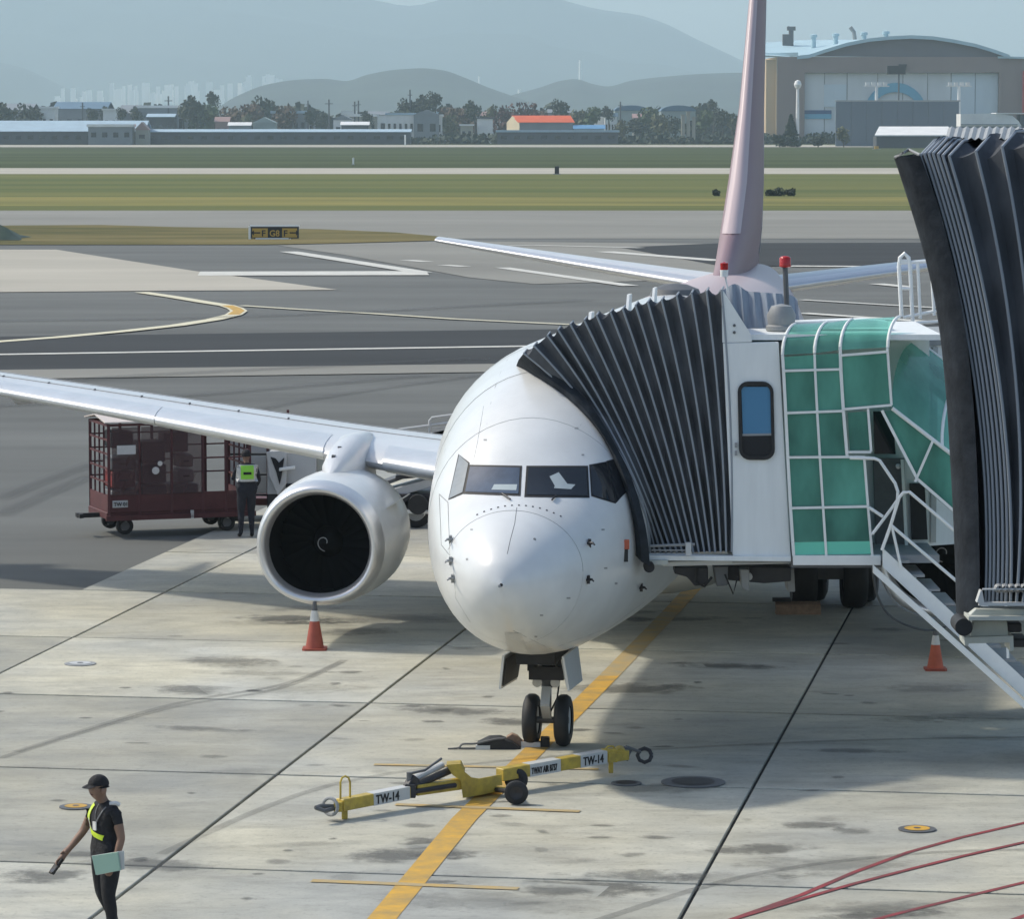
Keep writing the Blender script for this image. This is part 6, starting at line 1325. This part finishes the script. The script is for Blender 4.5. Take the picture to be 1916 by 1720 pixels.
# ------------------------------------------------------------------ hangar
D = 1500; s = D / FOC
for k, cc in dict(h_front=(.27, .205, .18), h_tan=(.62, .46, .28), h_roof=(.42, .58, .64), h_gable=(.14, .13, .14), h_door=(.66, .68, .68), h_arc=(.13, .40, .55), h_stripe=(.02, .08, .2), h_wall=(.10, .13, .165), h_doorb=(.60, .68, .72)).items(): M[k] = mat(k, cc, .6, noise=.12, nscale=.08, stretch=(1, 1, .3))  # tan side wall and dark front carry sun and shade in their colours
hg = thing('hangar', ((1680 - 958) * s, D, 0), 'large brown aircraft hangar with arched roof, grey sliding doors and sunlit tan side wall', 'hangar')
def HP(u, v, dy=0): return Vector(((u - 958) * s, D + dy, CAMH + (VH - v) * s))
def hq(q, dy, th, nm, m): return MB().prism([HP(u, v, dy) for u, v in q], (0, th, 0)).build(nm, m, hg)
arcp = [(1510, 106), (1540, 96), (1580, 84), (1620, 76), (1660, 72), (1700, 70), (1740, 72), (1780, 78), (1820, 86), (1850, 95), (1882, 106)]
hq([(1452, 107), (1870, 107), (1870, 270), (1865, 270), (1865, 136), (1503, 136), (1503, 270), (1452, 270)], 0, 2, 'front_wall', 'h_front')
hq([(1870, 107), (1990, 112), (1990, 270), (1870, 270)], .5, 60, 'annex_wall', 'h_front'); hq([(1862, 106), (1995, 109), (1995, 112), (1862, 110)], -1, 60, 'annex_roof', 'h_roof')
hq([(1503, 106)] + arcp + [(1882, 108)], .8, 2, 'gable', 'h_gable')
# arched roof going back and to the left
bk = Vector((-7, 110, 0))
ra = [HP(u, v - 3, -1.5) for u, v in [(1488, 108)] + arcp + [(1884, 109)]]; rb = [p + bk for p in ra]
MB().grid([ra, rb]).build('roof', 'h_roof', hg, smooth=True); MB().grid([[p - Vector((0, 0, 1.4)) for p in ra], ra]).build('roof_edge', 'h_roof', hg)
sl_ = [HP(1450, 107, 1), HP(1450, 270, 1)]; MB().prism([sl_[0], sl_[1], sl_[1] + Vector((-1, 60, 0)), sl_[0] + Vector((-1, 60, 0))], (.3, 0, 0)).build('side_wall', 'h_tan', hg)
MB().prism([HP(1425, 107, 5), HP(1490, 106, -1), HP(1490, 99, -1), HP(1427, 100, 5)], (0, 1, 0)).build('eave', 'h_roof', hg)
MB().grid([[HP(1420, 104, .2), HP(1490, 107, .2), HP(1545, 95, .2), HP(1625, 76, .2)], [P(1420, 80, D + 60), P(1490, 75, D + 60), P(1545, 74, D + 60), P(1625, 74, D + 60)]]).build('rear_roof', 'h_roof', hg, smooth=True)
# low side annex
hq([(1432, 112), (1452, 112), (1452, 270), (1432, 270)], 3, 40, 'side_annex', 'h_tan')
dd = [1503, 1543, 1583, 1623, 1733, 1777, 1822, 1865]
edges = [1503, 1541, 1583, 1640, 1687, 1733, 1777, 1822, 1865]
for i in range(len(edges) - 1):
    hq([(edges[i] + .6, 137), (edges[i + 1] - .6, 137), (edges[i + 1] - .6, 270), (edges[i] + .6, 270)], 2.3 + .3 * (i % 2), .4, 'door_leaf', 'h_doorb' if i > 5 else 'h_door')
hq([(1503, 136), (1865, 136), (1865, 270), (1503, 270)], 3.4, .5, 'door_recess', 'h_gable')
hq([(1503, 206), (1554, 206), (1554, 213), (1503, 213)], 1.9, .1, 'door_stripe', 'h_stripe'); hq([(1503, 213), (1554, 213), (1554, 222), (1503, 222)], 1.95, .1, 'door_stripe', 'h_arc'); hq([(1540, 158), (1582, 158), (1582, 200), (1540, 200)], 2.1, .1, 'wicket_door', 'h_doorb')
ro, ri, cx, cy = 58, 44, 1673, 212; A_ = [pi * k / 24 for k in range(25)]
mb = MB(); mb.grid([[HP(cx + ro * cos(a), cy - ro * sin(a) * .98, 1.6) for a in A_], [HP(cx + ri * cos(a), cy - ri * sin(a) * .9, 1.6) for a in A_]]); mb.build('arc_emblem', 'h_arc', hg)
hq([(1677, 121), (1692, 121), (1690, 133), (1679, 133)], -1.5, 1.4, 'floodlight', 'black')
for u, v in ((1530, 66), (1572, 64), (1616, 64), (1657, 62)):
    p = HP(u, v + 12, 30 if u < 1600 else 8) + Vector((0, 0, -3)); MB().lathe([(0, 1.0), (5.2, 1.0), (5.2, 1.5), (6.2, 1.5), (6.6, 0)], p, (0, 0, 1), 14).build('roof_vent', 'h_roof', hg)
MB().tube([HP(1491, 92, 40), HP(1491, 50, 40)], 1.0, 8).box(HP(1484, 75, 40), (4, 3, 6)).box(HP(1491, 50, 40), (3.4, 2.5, 1.6)).bar(HP(1485, 47, 40), HP(1498, 52, 40), .8).build('roof_mast', 'greyd', hg)
MB().tube([HP(1600, 74, 10), HP(1598, 60, 10), HP(1591, 51, 10)], .8, 8).build('roof_pipe', 'grey', hg)
MB().box(HP(1912, 185, -1) , (1.8, 1, 22)).build('downpipe_panel', 'red', hg)
D2 = 1330; s2 = D2 / FOC
def H2(u, v, dy=0, DD=D2): return Vector(((u - 958) * DD / FOC, DD + dy, CAMH + (VH - v) * DD / FOC))
bw = thing('blast_wall', H2(1676, 272), 'wide dark blue-grey blast wall in front of the hangar doors', 'wall')
n_ = 8
for k in range(n_):
    u0 = 1561 + (1791 - 1561) * k / n_; u1 = 1561 + (1791 - 1561) * (k + 1) / n_
    MB().prism([H2(u0 + .3, 190), H2(u1 - .3, 190), H2(u1 - .3, 275), H2(u0 + .3, 275)], (0, 1.2, 0)).build('wall_panel', 'h_wall', bw)
MB().prism([H2(1560, 187.5), H2(1793, 187.5), H2(1793, 190), H2(1560, 190)], (0, 1.5, 0)).build('capping', 'grey', bw)
for u, vt, vb, lab in ((1643, 153, 192, 'white floodlight mast rising behind the middle-left of the blast wall'), (1798, 153, 212, 'white floodlight mast right of the blast wall')):
    t = thing('light_mast', H2(u, 272, 12), lab, 'light mast'); a = H2(u, vt + 8, 12); MB().tube([Vector((a.x, a.y, 0)), a], [.9, .5], 8).build('mast', 'b_white', t)
    for k in range(4): MB().box(a + Vector((-3.2 + 2.1 * k, 0, .8)), (1.4, 1, 1.2)).build('lamp', 'b_white', t)
    MB().box(a, (9, .5, .4)).build('crossbar', 'b_white', t)
t = thing('light_mast', H2(1689, 272, 20), 'thin dark floodlight mast in front of the hangar doors', 'light mast'); a = H2(1689, 130, 20)
MB().tube([Vector((a.x, a.y, 0)), a], .3, 6).build('mast', 'greyd', t); MB().box(a + Vector((-1, 0, 0)), (6.5, 2, 3)).build('lamp', 'black', t)
t = thing('radar_pole', H2(1478, 272, -30), 'white pole topped by a round radar dish left of the hangar doors', 'radar'); a = H2(1478, 160, -30)
MB().tube([Vector((a.x, a.y, 0)), a], [.7, .5], 10).build('pole', 'b_white', t); MB().lathe([(-1.6, 0), (-1.2, .9), (0, 1.35), (1.2, .9), (1.6, 0)], a, (0, 0, 1), 14).build('dish', 'b_white', t, smooth=True)
t = thing('building', H2(1850, 240, 0, 1250), 'low white terminal annex with curved end right of the blast wall', 'building')
MB().prism([H2(u, v, 0, 1250) for u, v in ((1794, 213), (1860, 212), (1890, 216), (1902, 226), (1908, 236), (1794, 236))], (0, 12, 0)).build('wall', 'b_white', t); MB().prism([H2(u, v, -.5, 1250) for u, v in ((1860, 211), (1960, 211), (1960, 213), (1860, 213))], (0, 14, 0)).build('roof', 'b_white', t)
MB().prism([H2(u, v, 1, 1250) for u, v in ((1905, 214), (1960, 214), (1960, 290), (1905, 290))], (0, 8, 0)).build('dark_bay', 'b_dark', t); MB().prism([H2(u, v, -.4, 1250) for u, v in ((1794, 232), (1900, 232), (1900, 233.5), (1794, 233.5))], (0, .3, 0)).build('seam', 'b_grey', t)
MB().prism([H2(u, v, .4, 1250) for u, v in ((1794, 236), (1908, 236), (1908, 275), (1794, 275))], (0, 11, 0)).build('base_wall', 'b_grey', t)
t = thing('building', H2(1710, 250, 0, 1230), 'long low shed with sloping white roof below the blast wall', 'building')
MB().prism([H2(1634, 254, 0, 1230), H2(1790, 254, 0, 1230), H2(1780, 238, 14, 1230), H2(1650, 238, 14, 1230)], (0, 0, .3)).build('roof', 'b_white', t); MB().prism([H2(1638, 255, .5, 1230), H2(1788, 255, .5, 1230), H2(1788, 277, .5, 1230), H2(1638, 277, .5, 1230)], (0, 12, 0)).build('wall', 'b_dark', t)
# ------------------------------------------------------------------ hills and the hazy city
M['hillfar'] = mat('hill_far', (.035, .05, .04), .95, noise=.35, nscale=.0012, world=True); M['hillmid'] = mat('hill_mid', (.03, .045, .03), .95, noise=.8, nscale=.006, world=True)
def ridge(prof, D, front, name, m, seed, lev=26, rough=1.0):
    r = random.Random(seed); s = D / FOC; us = []; u0, u1 = prof[0][0], prof[-1][0]; N = 150; rows_ = []
    ph = [(r.uniform(0, 6.28), r.uniform(.8, 1.2)) for _ in range(8)]
    for j in range(lev + 1):
        t = j / lev; row = []
        for i in range(N + 1):
            u = u0 + (u1 - u0) * i / N; v = interp(prof, u)[0]; zc = max(0, CAMH + (VH - v) * s); x = (u - 958) * s
            if t <= .75:
                k = t / .75; y = D - front * (1 - k); bump_ = sum(sin(x * .0016 * (2 ** q) * ph[q][1] + y * .002 * (2 ** q) + ph[q][0]) / (1.7 ** q) for q in range(5)) * rough
                z = zc * (k ** .85) * (1 - .16 * (1 - k)) + bump_ * zc * .06 * sin(pi * k)
            else:
                k = (t - .75) / .25; y = D + front * .5 * k; z = zc * (1 - k) 
            row.append(Vector((x, y, z - 4 + (4 if j else 0) * 0)))
        rows_.append(row)
    return struct(MB().grid(rows_), name, m, smooth=True)
ridge([(-700, 60), (-300, 80), (-60, 96), (0, 110), (50, 122), (110, 150), (170, 178), (260, 205), (330, 226), (400, 240)], 9500, 1800, 'hill', 'hillfar', 5)
ridge([(-1200, 60), (-500, -20), (-100, -70), (300, -40), (560, -22), (700, -6), (770, 6), (830, -6), (900, -30), (980, -30), (1050, -4), (1120, 14), (1190, 24), (1240, 40), (1300, 70), (1380, 108), (1450, 142), (1560, 180), (1700, 205), (1900, 222), (2400, 235)], 13000, 3500, 'mountain', 'hillfar', 2)
ridge([(380, 236), (420, 190), (465, 165), (500, 152), (560, 142), (610, 140), (650, 144), (690, 132), (740, 123), (790, 120), (830, 124), (870, 138), (910, 155), (950, 170), (985, 182), (1040, 205), (1120, 236)], 5600, 900, 'hill', 'hillmid', 3)
ridge([(820, 236), (900, 195), (960, 172), (1010, 158), (1050, 145), (1075, 142), (1110, 152), (1135, 156), (1180, 145), (1250, 137), (1320, 132), (1380, 130), (1480, 140), (1600, 165), (1750, 200), (1900, 236)], 6200, 900, 'hill', 'hillmid', 4)
rc = random.Random(21); M['tower'] = mat('apartment_wall', (.90, .88, .82), .7); D = 8200; s = D / FOC
tw0 = None
for k in range(70):
    u = 125 + k * 5.9 + rc.uniform(-4, 4); w_ = rc.uniform(4, 11); vt = interp([(120, 172), (200, 168), (240, 156), (330, 164), (350, 158), (430, 158), (480, 140), (540, 146)], u)[0] + rc.uniform(-5, 16); x = (u - 958) * s
    H = CAMH + (VH - vt) * s; t = thing('apartment_tower', (x, D + rc.uniform(-300, 100), 0), 'pale apartment tower in the hazy distant city row below the mountain', 'tower block', 'hazy distant apartment towers')
    y = t.location.y; WM[t.name] = Matrix.Translation(t.location)
    MB().box((x, y, H / 2), (w_ * s, 12, H)).build('wall', 'tower', t)
for (u, vt, vb, w_, D, lab) in ((1085, 113, 150, 6, 7200, 'tall pale chimney rising behind the low hill left of the tail fin'), (897, 143, 160, 5, 7000, 'pale tower on the right shoulder of the wooded hill'), (972, 168, 180, 8, 7000, 'small pale block in the dip between the two wooded hills')):
    s = D / FOC; x = (u - 958) * s; H = CAMH + (VH - vt) * s; solo(MB().lathe([(0, w_ * s / 2 * 1.1), (H, w_ * s / 2 * .8), (H + .1, 0)], (x, D, 0), (0, 0, 1), 14), 'chimney' if 'chimney' in lab else 'tower', 'tower', lab, 'chimney' if 'chimney' in lab else 'tower')
# ------------------------------------------------------------------ haze
hm = bpy.data.materials.new('haze'); hm.use_nodes = True; n = hm.node_tree.nodes; n.remove(n['Principled BSDF'])
pv = n.new('ShaderNodeVolumePrincipled'); pv.inputs['Color'].default_value = (0.73, 0.915, 1.0, 1); pv.inputs['Density'].default_value = HAZE; pv.inputs['Anisotropy'].default_value = 0.25
hm.node_tree.links.new(pv.outputs[0], n['Material Output'].inputs['Volume']); M['haze'] = hm
hz = MB(); hz.box((0, 9000, 699), (17000, 18600, 1400)); o = hz.build('haze', 'haze'); tag(o, kind='stuff')
o['label'] = 'pale blue haze hanging over the airfield and hills'
